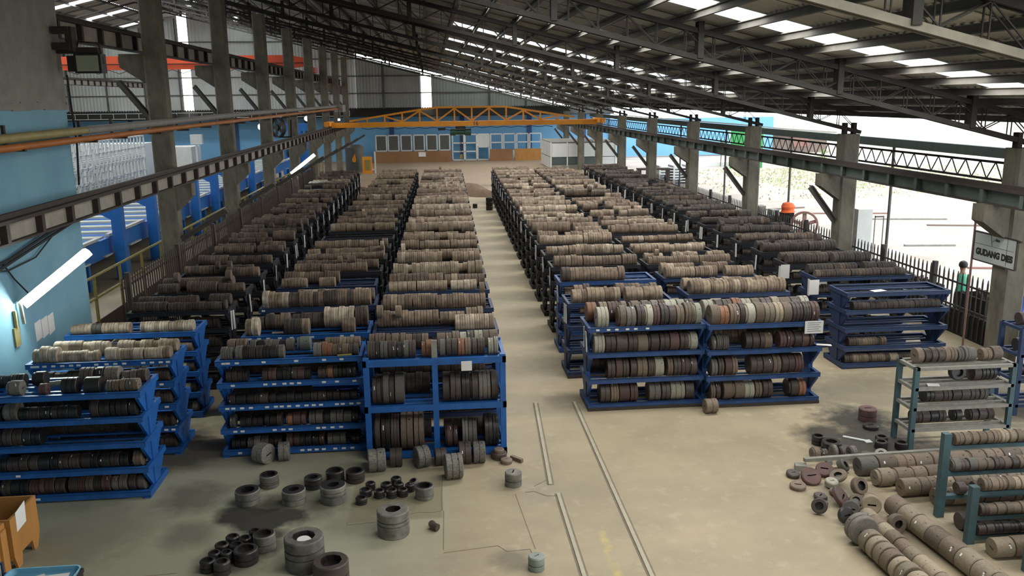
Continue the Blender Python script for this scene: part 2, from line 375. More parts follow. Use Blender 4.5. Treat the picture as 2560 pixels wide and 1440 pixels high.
m.build('canopy_rail', MT['alu'], wb)
put('wall_east', MB().box(15.4, YB-.2, 0, 30, YB+.3, 3.2).mesh('wall_east', MT['backblue']), kind='structure')

# ------------------------------------------------------------------ roof
roof = struct('ceiling')
XE = [-31, -27.0, -21, -19, -16.3, -10.8, -7.9, -5.0, -2.1, .8, 3.7, 6.6, 9.5, 11.9]
def sheet(m, x0, x1, y0, n=12):
    vs = []; fs = []
    for i in range(n+1):
        y = y0-.02+1.14*i/n; dz = .018*(1 if i % 2 else -1)
        vs += [(x0-.02, y, roof_z(x0)+dz+.02), (x1, y, roof_z(x1)+dz)]
        if i: fs.append((2*i-2, 2*i-1, 2*i+1, 2*i))
    m.add(vs, fs)
far_m = MB(); lightm = MB(); Y0 = 12.8-1.1*15
for j in range(71):
    y0 = Y0+1.1*j; strip = (j-15) % 6 == 0
    for x0, x1 in zip(XE, XE[1:]):
        if strip and (.8 <= x0 < 9.5 or x0 in (-16.3,) or x0 == -27.0):
            sheet(lightm, x0, x1, y0); continue
        if 4 < y0 < 41 and x0 >= -2.1:
            m = MB(); sheet(m, x0, x1, y0); m.build('roof_sheet', MT['roof'], roof)
        else: sheet(far_m, x0, x1, y0, 6)
far_m.build('roof_sheeting', MT['roof'], roof, kind='stuff')
for a in ('roof_light_sheet',): lightm.build(a, MT['fibreglass'], roof, kind='stuff')
PX = []
x = 11.5
while x > -30: PX.append(x); x -= .72 if x > -5 else 1.45
for x in PX:
    m = MB(); z = roof_z(x)-.02
    if abs(x+19) < .3: continue
    s = .248 if x < -19 else -.248
    m.bar((x, -3.9, z-.055), (x, YB, z-.055), .02, .11, (s*-1*0, 0, 1)); m.box(x-.05, -3.9, z-.122, x+.01, YB, z-.105); m.box(x-.05, -3.9, z-.012, x+.01, YB, z)
    m.build('purlin', MT['purlin'], roof)

def truss_z(x): return roof_z(x)-.145
def truss(y, k):
    t = struct('roof_truss', (0, y, 0)); near = k < 4
    xe = 10.95
    for nm, off, mt in (('top_chord', -.06, MT['steel']), ('bottom_chord', -.50, MT['lit_chord'] if k == 0 else MT['steel'])):
        m = MB()
        for a, b in ((xe, -19), (-19, -30.5)):
            for dy in (-.05, .05): m.bar((a, dy, truss_z(a)+off), (b, dy, truss_z(b)+off), .05, .085)
            m.bar((a, 0, truss_z(a)+off), (b, 0, truss_z(b)+off), .13, .02)
        m.build(nm, mt, t)
    x = xe-.1; i = 0; rest = MB(); P = .5
    while x > -18.6:
        q = rest
        a = (x, truss_z(x)-.1); b = (x-P, truss_z(x-P)-.46); c = (x-P, truss_z(x-P)-.1); d = (x, truss_z(x)-.46)
        for p0, p1 in ((b, a) if i % 2 else (d, c), (c, b)):
            for dy in (-.055, .055):
                q = MB() if near and x > -.5 and k < 3 else rest
                q.bar((p0[0], dy, p0[1]), (p1[0], dy, p1[1]), .015, .015)
                if q is not rest: q.build('web_bar', MT['steel'], t)
        if i % 5 == 2:
            q = MB(); zz = truss_z(x-P/2); q.box(x-P/2-.05, -.1, zz-.5, x-P/2+.05, .1, zz+.1); q.build('splice_plate', MT['steel'], t)
        x -= P; i += 1
    if rest.v: rest.build('web_bars', MT['steel'], t, kind='stuff')
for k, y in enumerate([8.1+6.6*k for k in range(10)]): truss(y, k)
truss(1.5, 9)

# ------------------------------------------------------------------ columns, runway beams
def column(x, y, ztop, s, corbels, label):
    """s: +1 hall lies to +x. corbels: list of (side, z of top, reach)"""
    t = struct('pillar', (x, y, 0)); m = MB(); h = .215; c = .04
    m.prism([(-h+c, -h), (h-c, -h), (h, -h+c), (h, h-c), (h-c, h), (-h+c, h), (-h, h-c), (-h, -h+c)], 'Z', 0, ztop)
    m.build('shaft', MT['concrete'], t)
    for sd, z, rch in corbels:
        up_, lo_, ou_ = (.33, 1.25, .72) if s < 0 else ((.62, 1.5, .66) if sd < 0 else (.68, 1.36, 1.12))
        m = MB(); X = lambda v: sd*v
        pts = [(X(h-.02), z), (X(h+rch), z), (X(h+rch), z-.30), (X(h-.02), z-.68)]
        if sd < 0: pts = pts[::-1]
        m.prism(pts, 'Y', -.17, .17); m.build('corbel', MT['concrete'], t)
        if label: continue
        m = MB(); m.bar((X(h+.0), 0, z-lo_), (X(h+ou_), 0, z-up_), .14, .05, (0, 1, 0)); m.bar((X(h-.03), .07, z-lo_+.03), (X(h+ou_-.03), .07, z-up_+.03), .02, .12, (0, 1, 0)); m.bar((X(h-.03), -.07, z-lo_+.03), (X(h+ou_-.03), -.07, z-up_+.03), .02, .12, (0, 1, 0))
        m.build('channel_brace', MT['purlin'], t)
    return t
for k, y in enumerate(COLY):
    if k: column(-6.32, y, roof_z(-6.3)-.75, 1, [(1, 3.12, .38), (-1, 6.12, .55)], '')
    column(10.66, y, 4.02, -1, [(-1, 3.02, .52)], 'no brace' if k == 0 else '')
    m = MB()                                                # steel stub carrying the truss
    for dx in (-.12, .12): m.box(10.66+dx-.04, y-.08, 4.02, 10.66+dx+.04, y+.08, 4.3)
    m.build('truss_stub', MT['steel'], kind='structure')
def runway(name, x, z, h, y0, y1, web, face, step=1.1):
    t = struct(name)
    MB().box(x-.13, y0, z-.05, x+.13, y1, z).build('top_flange', MT['beamdark'], t)
    MB().box(x-.03, y0, z, x+.03, y1, z+.07).build('crane_rail', MT['beamdark'], t)
    MB().box(x-.11, y0, z-h, x+.11, y1, z-h+.03).build('bottom_flange', MT['beamdark'], t)
    MB().box(x-.015, y0, z-h+.03, x+.015, y1, z-.05).build('web', web, t)
    y = y0+.4
    while y < y1:
        m = MB(); m.box(x-.115, y-.05, z-h+.03, x+.115, y+.05, z-.05); m.build('stiffener', MT['beamdark'] if face else MT['beamgreen'], t); y += step
runway('runway_beam_left', -5.9, 3.46, .34, 3.0, 70, MT['beamweb'], 1)
runway('runway_beam_right', 10.2, 3.33, .32, -2, 70, MT['beamgreen'], 0)
runway('runway_beam_upper', -6.95, 6.6, .40, 15.9, 70, MT['beamweb'], 1)
runway('runway_beam_west', -22.5, 6.6, .40, 2, 72, MT['beamweb'], 1)
# pipes along the left columns
m = MB(); m.tube([(-5.93, 2, 4.36), (-5.93, 19.0, 4.43), (-5.93, 59, 4.52)], .055, 10); m.build('gas_pipe', MT['orangepipe'], kind='structure')
m = MB(); m.tube([(-6.03, 15.9, 4.55), (-6.03, 30, 4.63), (-6.03, 59, 4.66)], .075, 10); p = m.build('lagged_pipe', MT['greypipe'], kind='structure')
m = MB(); m.tube([(-6.03, 2, 4.47), (-6.03, 15.9, 4.55)], .07, 10); m.build('pipe_sleeve', MT['yellowpipe'], p)
for y in [6.5, 9.8, 13.2, 15.95]+[17.5+2.2*i for i in range(18)]:
    m = MB(); m.box(-6.14, y-.03, 4.34, -5.86, y+.03, 4.36+.001*y); m.box(-6.16, y-.03, 4.36, -6.12, y+.03, 4.72); m.build('pipe_bracket', MT['beamdark'], p)
m = MB(); m.box(-6.3, 57.5, 4.3, -5.6, 59.5, 4.75); m.build('duct_end', MT['greypipe'], p)
# ------------------------------------------------------------------ racks
def rot2(c): return c
def tray_mesh(W, D, h=.075):
    m = MB(); t = .05
    m.box(0, 0, -h, W, .012, 0); m.box(0, 0, -.014, W, t, -.002)            # front angle
    m.box(0, D-.012, -h, W, D, 0); m.box(0, D-t, -.014, W, D, -.002)
    for x in (0, W-.012): m.box(x, .012, -h, x+.012, D-.012, 0)
    for x in (.012, W-t): m.box(x, .05, -.016, x+t-.012, D-.05, -.003)
    for c in (.2, D-.2):
        for y in (c-.07, c+.07): m.box(.012, y-.022, -.06, W-.012, y+.022, -.036)      # runners the dies lie on
    return m
def end_mesh(D, H, tiers, x):
    m = MB(); c = D/2
    m.box(x-.035, c-.11, .03, x+.035, c+.11, H-.08)
    for z in tiers[:-1]:
        for s in (-1, 1):
            p = [(c+s*.09, z-.076), (c+s*(D/2-.01), z-.076), (c+s*(D/2-.01), z-.10), (c+s*.11, z-.38), (c+s*.09, z-.38)]
            m.prism(p if s < 0 else p[::-1], 'X', x-.02, x+.02)
    m.box(x-.045, .0, 0, x+.045, D, .035)
    return m
TIERS = {5: (1.45, 1.12, .78, .43, .10), 4: (1.40, .97, .53, .11)}
def card(m, x, y, z, h=.34, wd=.08): m.box(x-.006, y-wd/2, z-h, x+.006, y+wd/2, z); return m
def rack(x, y, W, D, nt, mt, label, group, cardside=0, tags=None, merged=None, name='die_rack'):
    tiers = TIERS[nt]; key = (round(W, 2), nt, mt)
    if merged is not None:
        if key not in merged:
            m = MB()
            for z in tiers:
                q = tray_mesh(W, D); m.add([(a, b, c+z) for a, b, c in q.v], q.f)
            for ex in (.05, W-.05): q = end_mesh(D, tiers[0], tiers, ex); m.add(q.v, q.f)
            merged[key] = m.mesh('die_rack', MT[mt])
        t = put(name, merged[key], None, (x, y, 0)); tag(t, label, 'rack', group)
    else:
        t = thing(name, label, 'rack', (x, y, 0), group)
        tm = tray_mesh(W, D).mesh('tray', MT[mt])
        for i, z in enumerate(tiers):
            tr = put('tray', tm, t, (0, 0, z))
            for fx in (tags or {}).get(i, ()):
                q = MB(); q.box(-.028, -.004, -.05, .028, -.0005, -.022); q.build('paper_tag', MT['paper'], tr, (fx*W, 0, 0))
        for ex in (.05, W-.05): end_mesh(D, tiers[0], tiers, ex).build('end_frame', MT[mt], t)
        if nt == 4: MB().box(.0, -.02, .0, W, .03, .05).build('base_skid', MT['beamdark'], t)
    if cardside:
        ex = -.012 if cardside < 0 else W+.012
        for yy in ((.2, .34) if R_.random() < .5 else (.25,)):
            put('hanging_card', card(MB(), 0, 0, 0).mesh('hanging_card', MT['paper']), t, (ex, yy+R_.uniform(-.05, .05), tiers[0]-R_.uniform(.05, .12)), (0, R_.uniform(-.05, .05), R_.uniform(-.15, .15)))
    return t

# --- dies: unit shapes along x (length 1, radius 1), scaled per die
def die_profile(kind):
    e = .06; g = .935
    P = {0: [(-.5, 0), (-.5, .93), (-.45, 1), (-.06, 1), (-.05, g), (.03, g), (.04, 1), (.45, 1), (.5, .93), (.5, 0)],
         1: [(-.5, 0), (-.5, .95), (-.46, 1), (.46, 1), (.5, .95), (.5, 0)],
         2: [(-.5, 0), (-.5, .94), (-.46, 1), (-.18, 1), (-.18, g), (-.12, g), (-.12, 1), (.2, 1), (.2, g), (.26, g), (.26, 1), (.46, 1), (.5, .94), (.5, 0)],
         3: [(-.5, 0), (-.5, .86), (-.3, .86), (-.3, .97), (-.26, 1), (.46, 1), (.5, .95), (.5, 0)]}[kind]
    return P
def die_mesh(kind, mt, chalk=0):
    m = MB(); m.lathe(die_profile(kind), 28)
    for s in (-1, 1):                                        # the profile opening in each face
        m.m = 1; m.box(s*.501-.004, -.34, -.07, s*.501+.004, .34, .07); m.m = 0
    m.m = 1
    for a in (40, 120):
        t = math.radians(a); c, d = .999*math.cos(t), .999*math.sin(t)
        M = Matrix.Translation((.22, c, d)) @ Matrix.Rotation(t, 4, 'X'); m.box(-.05, -.012, -.04, .05, .012, .04, M)
    m.m = 2
    if chalk:                                                # chalk mark on the rim
        for a, u, q in ((150, -.22, .13),) if chalk == 1 else ((128, .2, .07), (140, .24, .10)):
            t = math.radians(a); c, d = math.cos(t), math.sin(t)
            M = Matrix.Translation((u, c, d)) @ Matrix.Rotation(t, 4, 'X'); m.box(-.05, -.006, -q, .03, .006, q, M)
    return m.mesh('die', [DIE[mt][1], CAV, MT['paper']])
DM = {}
def die(x, y, z, r, t, mt, label, group, name='extrusion_die', rot=None, cat='die', kind=None):
    k = (R_.choice((0, 0, 1, 2, 3)) if kind is None else kind, mt, R_.choice((1, 2)) if R_.random() < .16 and name != 'small_die' else 0)
    if k not in DM: DM[k] = die_mesh(*k)
    o = put(name, DM[k], None, (x, y, z), rot or (R_.uniform(-.6, .6), 0, R_.uniform(-.012, .012)), (t, r, r))
    return tag(o, label, cat, group)
class Mass:
    def __init__(s): s.v = []; s.f = []; s.sm = []; s.tone = []
    def die(s, x, y, z, r, t, tone, n=10, groove=False):
        prof = [(-.5, .95), (-.44, 1), (-.04, 1), (-.04, .94), (.04, .94), (.04, 1), (.44, 1), (.5, .95)] if groove else [(-.5, 1), (.5, 1)]
        a0 = R_.random(); cs = [(math.cos(2*PI*k/n+a0), math.sin(2*PI*k/n+a0)) for k in range(n)]
        for (u0, r0), (u1, r1) in zip(prof, prof[1:]):
            o = len(s.v)
            for u, q in ((u0, r0), (u1, r1)): s.v += [(x+u*t, y+c*r*q, z+d*r*q) for c, d in cs]
            for k in range(n): s.f.append((o+k, o+(k+1) % n, o+n+(k+1) % n, o+n+k)); s.sm.append(True); s.tone.append(tone)
        for u, q, rv in ((-.5, prof[0][1], 1), (.5, prof[-1][1], 0)):
            o = len(s.v); s.v += [(x+u*t, y+c*r*q, z+d*r*q) for c, d in cs]
            f = list(range(o, o+n)); s.f.append(tuple(f[::-1] if rv else f)); s.sm.append(False); s.tone.append(tone)
    def build(s):
        me = bpy.data.meshes.new('stored_dies'); me.from_pydata(s.v, [], s.f); me.materials.append(MT['mass'])
        me.polygons.foreach_set('use_smooth', s.sm)
        a = me.attributes.new('tone', 'FLOAT', 'FACE'); a.data.foreach_set('value', s.tone); me.update()
        return tag(put('stored_dies', me), 'brown and black steel dies filling the trays of the racks further in', 'dies', 'dies in the far racks', 'stuff')
MASS = Mass()
TN = {'k': .04, 'd': .2, 'b': .5, 't': .78, 'g': .6, 'p': .95, 's': .65, 'o': .7, 'm': .25, 'a': .75}
TNAME = ['top', 'second', 'third', 'fourth', 'bottom']
def fill(rk, tier, row, runs, single=True):
    """rk: (x, y, W, D, nt, rack phrase). runs: (from, to, count, radius, steels) as shares of the rack's width"""
    x, y, W, D, tz, phrase = rk; n = 0
    for f0, f1, cnt, r, codes in runs:
        lim = .052 if tier else .03; f0, f1 = max(f0, lim), min(f1, 1-lim)
        wd = (f1-f0)*W/cnt
        cuts = [0]+sorted((i+R_.uniform(-.22, .22))/cnt for i in range(1, cnt))+[1]
        for i in range(cnt):
            a, b = x+f0*W+cuts[i]*(f1-f0)*W, x+f0*W+cuts[i+1]*(f1-f0)*W
            c = codes[i % len(codes)] if len(codes) >= cnt else R_.choice(codes)
            rr_ = r*R_.choice((1, 1, 1, .93, 1.04)); yy = y+(.2 if row == 'front' else D-.2)
            if D > .9: yy = y+(.27 if row == 'front' else D-.27)
            z = tz[tier]-.036+math.sqrt(max(rr_*rr_-.0022, 1e-4))+.001
            n += 1
            if single:
                tn = 'bottom' if tier == len(tz)-1 else TNAME[tier]
                die((a+b)/2, yy, z, rr_, (b-a)*R_.uniform(.91, .965), c, f'{DIE[c][0]} steel die, {ORD[n-1]} from left, {row} row, {tn} tray of {phrase}', f'dies on the {phrase}')
            else: MASS.die((a+b)/2, yy, z, rr_, (b-a)*.975, TN[c]+R_.uniform(-.04, .08), 18, True)

def drift(y, k=.0195): return k*(y-13)
merged = {}
# near racks
A0 = rack(-5.75, 10.65, 2.0, .75, 5, 'blue', 'bright blue steel die rack standing beside the wooden crate', 'die racks along the blue wall', tags={3: (.2,), 4: (.3,)})
A1 = rack(-5.75, 12.05, 2.0, .75, 5, 'blue', 'bright blue die rack second from the wooden crate along the blue wall', 'die racks along the blue wall', tags={0: (.05, .08, .13, .19, .25, .31, .36, .48, .55, .61, .67, .8, .86, .92, .97), 1: (.85, .91), 2: (.93,), 3: (.85, .91, .96)})
A2 = rack(-5.82, 13.55, 2.0, .75, 5, 'blue', 'bright blue die rack under the lit tube lamp, third from the crate', 'die racks along the blue wall')
B0 = rack(-3.12, 11.85, 2.05, .78, 5, 'blue', 'five-tray blue die rack with white tags left of the box-framed rack', 'blue racks facing the open floor',
          tags={0: (.06, .09, .15, .33, .55, .74, .86), 1: (.11, .33, .39, .46, .51, .56, .73, .82, .94), 2: (.06, .1, .16, .22, .33, .39, .43, .48, .54, .6, .65, .7, .81, .85, .91, .96), 3: (.1, .15, .37, .43, .48, .67, .71, .77, .83), 4: (.12, .55, .6, .65, .7, .78, .84, .9)})
B1 = rack(-3.02, 13.1, 1.98, .78, 5, 'blue', 'blue die rack with mostly empty top tray behind the five-tray rack', 'blue racks facing the open floor', tags={0: (.07, .14, .21, .3, .39, .47, .55, .78, .86)})
B2 = rack(-3.1, 14.95, 2.05, .78, 5, 'bluedk', 'blue die rack with large grey dies, third back from the five-tray rack', 'blue racks facing the open floor', tags={0: (.04,)})
D0 = rack(2.42, 13.05, 1.93, .78, 4, 'bluemid', 'four-tray blue die rack beside the aisle with rails', 'four-tray blue racks', -1, tags={0: (.08, .17, .24, .33, .4, .5)})
E0 = rack(4.36, 12.95, 1.93, .78, 4, 'bluemid', 'four-tray blue die rack with a white notice on its corner', 'four-tray blue racks')
F0 = rack(7.5, 14.6, 2.0, .78, 5, 'bluedk', 'dull blue nearly empty die rack near the iron picket fence', 'racks along the picket fence')
D1 = rack(2.36, 14.75, 1.95, .78, 4, 'bluedk', 'dull blue rack close behind the four-tray rack at the aisle', 'four-tray blue racks', -1)
D2 = rack(2.45, 16.35, 1.95, .78, 5, 'bluemid', 'blue rack with a half-empty top tray, third back along the aisle', 'racks right of the aisle', -1)
E1 = rack(4.6, 14.9, 1.95, .78, 5, 'bluedk', 'dull blue rack with one full row of tan dies behind the noticed rack', 'racks right of the aisle')
# box-framed rack
C0 = thing('die_rack', 'box-framed blue rack with middle posts holding the largest dies', 'rack', (-1.04, 11.5, 0), 'blue racks facing the open floor')
CW, CD = 2.0, .95; CT = (1.47, .80, .10)
for x in (.045, CW/2, CW-.045):
    for y in (.045, CD-.045): MB().box(x-.04, y-.04, 0, x+.04, y+.04, 1.5 if x != CW/2 else 1.46).build('post', MT['blue'], C0)
MB().box(CW/2-.04, .06, 1.46, CW/2+.04, .10, 1.72).build('stop_post', MT['tealtop'], C0)
for z in CT:
    m = MB()
    for y in (0, CD-.05): m.box(0, y, z-.09, CW, y+.05, z)
    for x in (0, CW-.05): m.box(x, 0, z-.09, x+.05, CD, z)
    for c in (.27, CD-.27):
        for y in (c-.08, c+.08): m.box(.03, y-.03, z-.08, CW-.03, y+.03, z-.036)
    m.build('shelf_frame', MT['blue'], C0)
m = MB(); m.box(1.37, -.004, 1.28, 1.52, .0, 1.42); m.build('paper_tag', MT['paper'], C0)

rA0, rA1, rA2 = (-5.75, 10.65, 2.0, .75, TIERS[5], 'crate-side blue rack'), (-5.75, 12.05, 2.0, .75, TIERS[5], 'x'), (-5.82, 13.55, 2.0, .75, TIERS[5], 'x')
fill(rA0, 0, 'front', [(.17, .26, 1, .10, 'g'), (.36, .41, 1, .075, 'm'), (.50, .60, 1, .105, 'k'), (.64, .74, 1, .10, 'k'), (.77, .98, 5, .085, 'gbg')])
fill(rA0, 0, 'back', [(.03, .2, 4, .09, 'kd'), (.25, .33, 1, .10, 'k'), (.34, .52, 1, .05, 'a'), (.55, .80, 3, .115, 'gkg'), (.81, .98, 3, .09, 'dg')])
fill(rA0, 1, 'front', [(.03, .12, 2, .10, 'k'), (.13, .22, 2, .125, 'g'), (.22, .58, 6, .085, 'kd'), (.66, .97, 5, .12, 'kdk')])
fill(rA0, 2, 'front', [(.04, .34, 5, .115, 'kdk')])
fill(rA0, 2, 'back', [(.03, .97, 15, .10, 'kkdg')], False)
fill(rA0, 3, 'front', [(.03, .86, 13, .10, 'kd'), (.89, .98, 1, .105, 'b')])
fill(rA0, 4, 'front', [(.03, .45, 7, .11, 'kdm'), (.47, .98, 9, .11, 'bdgbm')])
fill(rA0, 4, 'back', [(.03, .98, 14, .1, 'k')], False); fill(rA0, 3, 'back', [(.03, .98, 14, .1, 'k')], False); fill(rA0, 1, 'back', [(.03, .98, 14, .1, 'k')], False)
fill(rA1, 0, 'front', [(.02, .08, 1, .10, 'p'), (.08, .2, 2, .125, 'p'), (.2, .47, 7, .085, 'pt'), (.52, .6, 1, .1, 'p'), (.6, .78, 5, .09, 'pa'), (.79, .98, 4, .095, 'pg')], False)
fill(rA1, 0, 'back', [(.1, .3, 2, .11, 'pa'), (.3, .48, 3, .1, 'p'), (.55, .62, 1, .11, 'p'), (.62, .98, 8, .1, 'ap')], False)
for t in (1, 2, 3, 4): fill(rA1, t, 'front', [(.05, .78, 8, .1, 'kd'), (.84, .97, 2+t, .1, 'kd')], False)
fill(rA2, 0, 'front', [(.02, .48, 8, .095, 'akga'), (.56, .98, 11, .095, 'aap')], False)
for t in (1, 2, 3, 4): fill(rA2, t, 'front', [(.05, .6, 8, .09, 'kd'), (.62, .96, 6, .085, 'akap')], False)
rB0 = (-3.12, 11.85, 2.05, .78, TIERS[5], 'five-tray blue rack')
fill(rB0, 0, 'front', [(.01, .11, 2, .10, 'g'), (.13, .46, 7, .10, 'kdgkdg'), (.66, .72, 1, .105, 'g'), (.72, .79, 2, .105, 'oo'), (.79, .99, 5, .09, 'bdb')])
fill(rB0, 0, 'back', [(.03, .17, 2, .10, 'b'), (.19, .5, 6, .09, 'kga'), (.52, .62, 1, .10, 'a'), (.72, .98, 5, .09, 'bt')])
fill(rB0, 1, 'front', [(.02, .20, 4, .10, 'kd'), (.30, .63, 7, .095, 'mkkdk'), (.68, .74, 1, .09, 'd'), (.74, .79, 1, .105, 'o'), (.79, .99, 5, .10, 'dk')])
fill(rB0, 2, 'front', [(.03, .98, 16, .085, 'kkkd')]); fill(rB0, 2, 'back', [(.05, .6, 10, .09, 'kd')], False)
fill(rB0, 3, 'front', [(.02, .09, 1, .10, 'g'), (.12, .28, 4, .085, 'k'), (.29, .41, 3, .1, 'dk'), (.44, .58, 3, .1, 'mo'), (.6, .98, 7, .1, 'kkg')])
fill(rB0, 4, 'front', [(.03, .15, 3, .085, 'k'), (.16, .4, 5, .09, 'dgk'), (.43, .7, 6, .1, 'mdk'), (.72, .85, 3, .09, 'g'), (.89, .98, 2, .08, 'k')])
for t in (1, 3, 4): fill(rB0, t, 'back', [(.03, .95, 13, .09, 'kd')], False)
rB1 = (-3.02, 13.1, 1.98, .78, TIERS[5], 'x')
fill(rB1, 0, 'front', [(.02, .13, 2, .15, 'gp'), (.33, .52, 4, .13, 'gk'), (.78, .88, 2, .12, 'b')], False)
fill(rB1, 0, 'back', [(.03, .14, 2, .11, 'd'), (.15, .34, 3, .13, 'bk'), (.36, .62, 4, .13, 'kd'), (.62, .86, 6, .165, 'p'), (.87, .98, 2, .165, 'd')], False)
rB2 = (-3.1, 14.95, 2.05, .78, TIERS[5], 'x')
fill(rB2, 0, 'front', [(.02, .25, 4, .155, 'pa'), (.25, .5, 5, .15, 'gd'), (.5, .75, 6, .15, 'bdk'), (.75, .95, 4, .15, 'dg')], False)
fill(rB2, 0, 'back', [(.3, .98, 12, .12, 'bpt')], False)
for rk in (rB1, rB2):
    for t in (1, 2, 3, 4): fill(rk, t, 'front', [(.04, .5, 7, .1, 'kd'), (.52, .97, 7, .1, 'kdg')], False)
rC0 = (-1.04, 11.5, CW, CD, CT, 'box-framed blue rack')
fill(rC0, 0, 'front', [(.03, .37, 7, .125, 'dkgdkgd'), (.41, .49, 2, .12, 'oo'), (.53, .86, 7, .125, 'gddobdd'), (.88, .955, 2, .13, 'pp')])
fill(rC0, 0, 'back', [(.03, .46, 8, .125, 'bgbdb'), (.52, .97, 8, .125, 'bgdbp')])
fill(rC0, 1, 'front', [(.04, .28, 4, .215, 'dgdg'), (.55, .97, 6, .205, 'ddkdgd')])
fill(rC0, 1, 'back', [(.06, .46, 7, .15, 'dkm'), (.55, .94, 5, .15, 'dk')], False)
fill(rC0, 2, 'front', [(.05, .235, 3, .265, 'dkd'), (.24, .41, 2, .265, 'bb'), (.56, .65, 2, .16, 'mm'), (.68, .79, 2, .20, 'gg'), (.84, .96, 2, .225, 'kk')])
fill(rC0, 2, 'back', [(.06, .46, 6, .13, 'dkm'), (.55, .94, 6, .13, 'dk')], False)
rD0 = (2.42, 13.05, 1.93, .78, TIERS[4], 'aisle-side four-tray rack'); rE0 = (4.36, 12.95, 1.93, .78, TIERS[4], 'noticed four-tray rack')
fill(rD0, 0, 'front', [(.08, .18, 1, .168, 'p'), (.26, .99, 10, .175, 'bgdpmddbbp')])
fill(rD0, 0, 'back', [(.03, .12, 1, .165, 'o'), (.14, .38, 3, .165, 'tmb'), (.40, .98, 7, .165, 'bdgmppd')])
fill(rD0, 1, 'front', [(.055, .15, 1, .16, 'p'), (.15, .87, 8, .158, 'dddbddmd'), (.87, .948, 1, .16, 'p')])
fill(rD0, 1, 'back', [(.05, .95, 12, .15, 'dgk')], False)
fill(rD0, 2, 'front', [(.17, .36, 3, .17, 'dmd'), (.37, .58, 3, .17, 'dbd'), (.58, .66, 1, .17, 'p'), (.69, .95, 4, .165, 'bdmd')])
fill(rD0, 2, 'back', [(.03, .95, 10, .15, 'k')], False)
fill(rD0, 3, 'front', [(.11, .44, 4, .172, 'dbmm'), (.53, .93, 4, .168, 'gdpd')])
fill(rE0, 0, 'front', [(.03, .98, 12, .168, 'bobdpbttbddm')])
fill(rE0, 0, 'back', [(.02, .98, 11, .165, 'pddopbdtbdp')])
fill(rE0, 1, 'front', [(.05, .20, 3, .13, 'g'), (.34, .58, 4, .145, 'dbd'), (.64, .97, 5, .14, 'dm')])
fill(rE0, 1, 'back', [(.05, .95, 12, .14, 'dgk')], False)
fill(rE0, 2, 'front', [(.04, .16, 2, .165, 'gd'), (.17, .28, 2, .165, 'mb'), (.39, .86, 5, .165, 'ddbdm')])
fill(rE0, 3, 'front', [(.03, .14, 2, .16, 'bd'), (.16, .60, 5, .17, 'bbpbd'), (.74, .90, 2, .165, 'do')])
rF0 = (7.5, 14.6, 2.0, .78, TIERS[5], 'x')
fill(rF0, 3, 'front', [(.08, .45, 8, .085, 'mdg')], False); fill(rF0, 4, 'front', [(.05, .5, 10, .09, 'mob'), (.5, .95, 10, .085, 'kdp')], False)
fill(rF0, 1, 'front', [(.1, .95, 10, .09, 'kd')], False)
fill((2.36, 14.75, 1.95, .78, TIERS[4], 'x'), 0, 'front', [(.05, .5, 6, .14, 'tb'), (.55, .9, 4, .14, 'ot')], False)
fill((2.36, 14.75, 1.95, .78, TIERS[4], 'x'), 0, 'back', [(.1, .25, 2, .14, 'gd'), (.5, .9, 5, .13, 'bd')], False)
rD2 = (2.45, 16.35, 1.95, .78, TIERS[5], 'x')
fill(rD2, 0, 'front', [(.03, .68, 9, .15, 'gbdg')], False)
for t in (1, 2, 3): fill(rD2, t, 'front', [(.06, .12, 1, .12, 'g'), (.22, .4, 3, .1, 'b'), (.46, .7, 4, .1, 'd')], False)
rE1 = (4.6, 14.9, 1.95, .78, TIERS[5], 'x')
fill(rE1, 0, 'front', [(.04, .99, 15, .135, 'tbtotb')], False); fill(rE1, 0, 'back', [(.0, .98, 14, .12, 'tba')], False)

# racks further in: five columns of them, then the dies on their trays
def column_racks(x0, W, ys, dk, mats, phrase, group, cards, tones, rad=(.085, .13)):
    for i, y in enumerate(ys):
        x = x0+drift(y, dk); mt = mats if isinstance(mats, str) else mats[min(i, len(mats)-1)]
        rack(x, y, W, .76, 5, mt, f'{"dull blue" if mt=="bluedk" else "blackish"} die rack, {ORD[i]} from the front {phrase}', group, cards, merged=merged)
        for row in (0, 1):
            fx = .032; r = R_.uniform(*rad)
            lo, hi = tones(y)
            gap_p = .10
            if R_.random() < .08: continue
            base = R_.uniform(lo, hi)
            while fx < .95:
                run = R_.uniform(.12, .6); e = min(.968, fx+run); r2 = r*R_.uniform(.85, 1.12) if R_.random() < .35 else r
                t = R_.uniform(.07, .135); n = max(1, int((e-fx)*W/t)); tt = (e-fx)*W/n
                if R_.random() > gap_p:
                    for k in range(n):
                        rr_ = r2*R_.choice((1, 1, 1, 1, .96, 1.05))
                        tone = max(.0, min(1., base+R_.uniform(-.12, .12)+(.25 if R_.random() < .04 else 0)))
                        MASS.die(x+fx*W+(k+.5)*tt, y+(.2 if row == 0 else .56), TIERS[5][0]-.034+math.sqrt(rr_*rr_-.0022), rr_, tt*.95, tone, 14 if y < 24 else 10, y < 22)
                        if R_.random() < .02: MASS.die(x+fx*W+(k+.5)*tt, y+.38, TIERS[5][0]-.036+2.3*rr_, rr_*.8, tt*.95, tone, 10)
                base += R_.uniform(-.08, .08); base = max(lo, min(hi, base))
                fx = e+.008+(R_.uniform(.02, .12) if R_.random() < .35 else 0)
        for t in range(1, 5):
            full = i < 2
            for fx0, fx1 in (((.055, .945),) if full else ((.055, .27), (.73, .945))):
                n = int((fx1-fx0)*W/.11)
                for k in range(n):
                    if R_.random() < .85:
                        rr_ = R_.uniform(.08, .11); MASS.die(x+fx0*W+(k+.5)*.11, y+.2, TIERS[5][t]-.034+math.sqrt(rr_*rr_-.0022), rr_, .105, R_.uniform(.03, .3), 12 if y < 22 else 8, y < 19)
def seq(y0, y1, p): return [y0+p*i for i in range(int((y1-y0)/p)+1)]
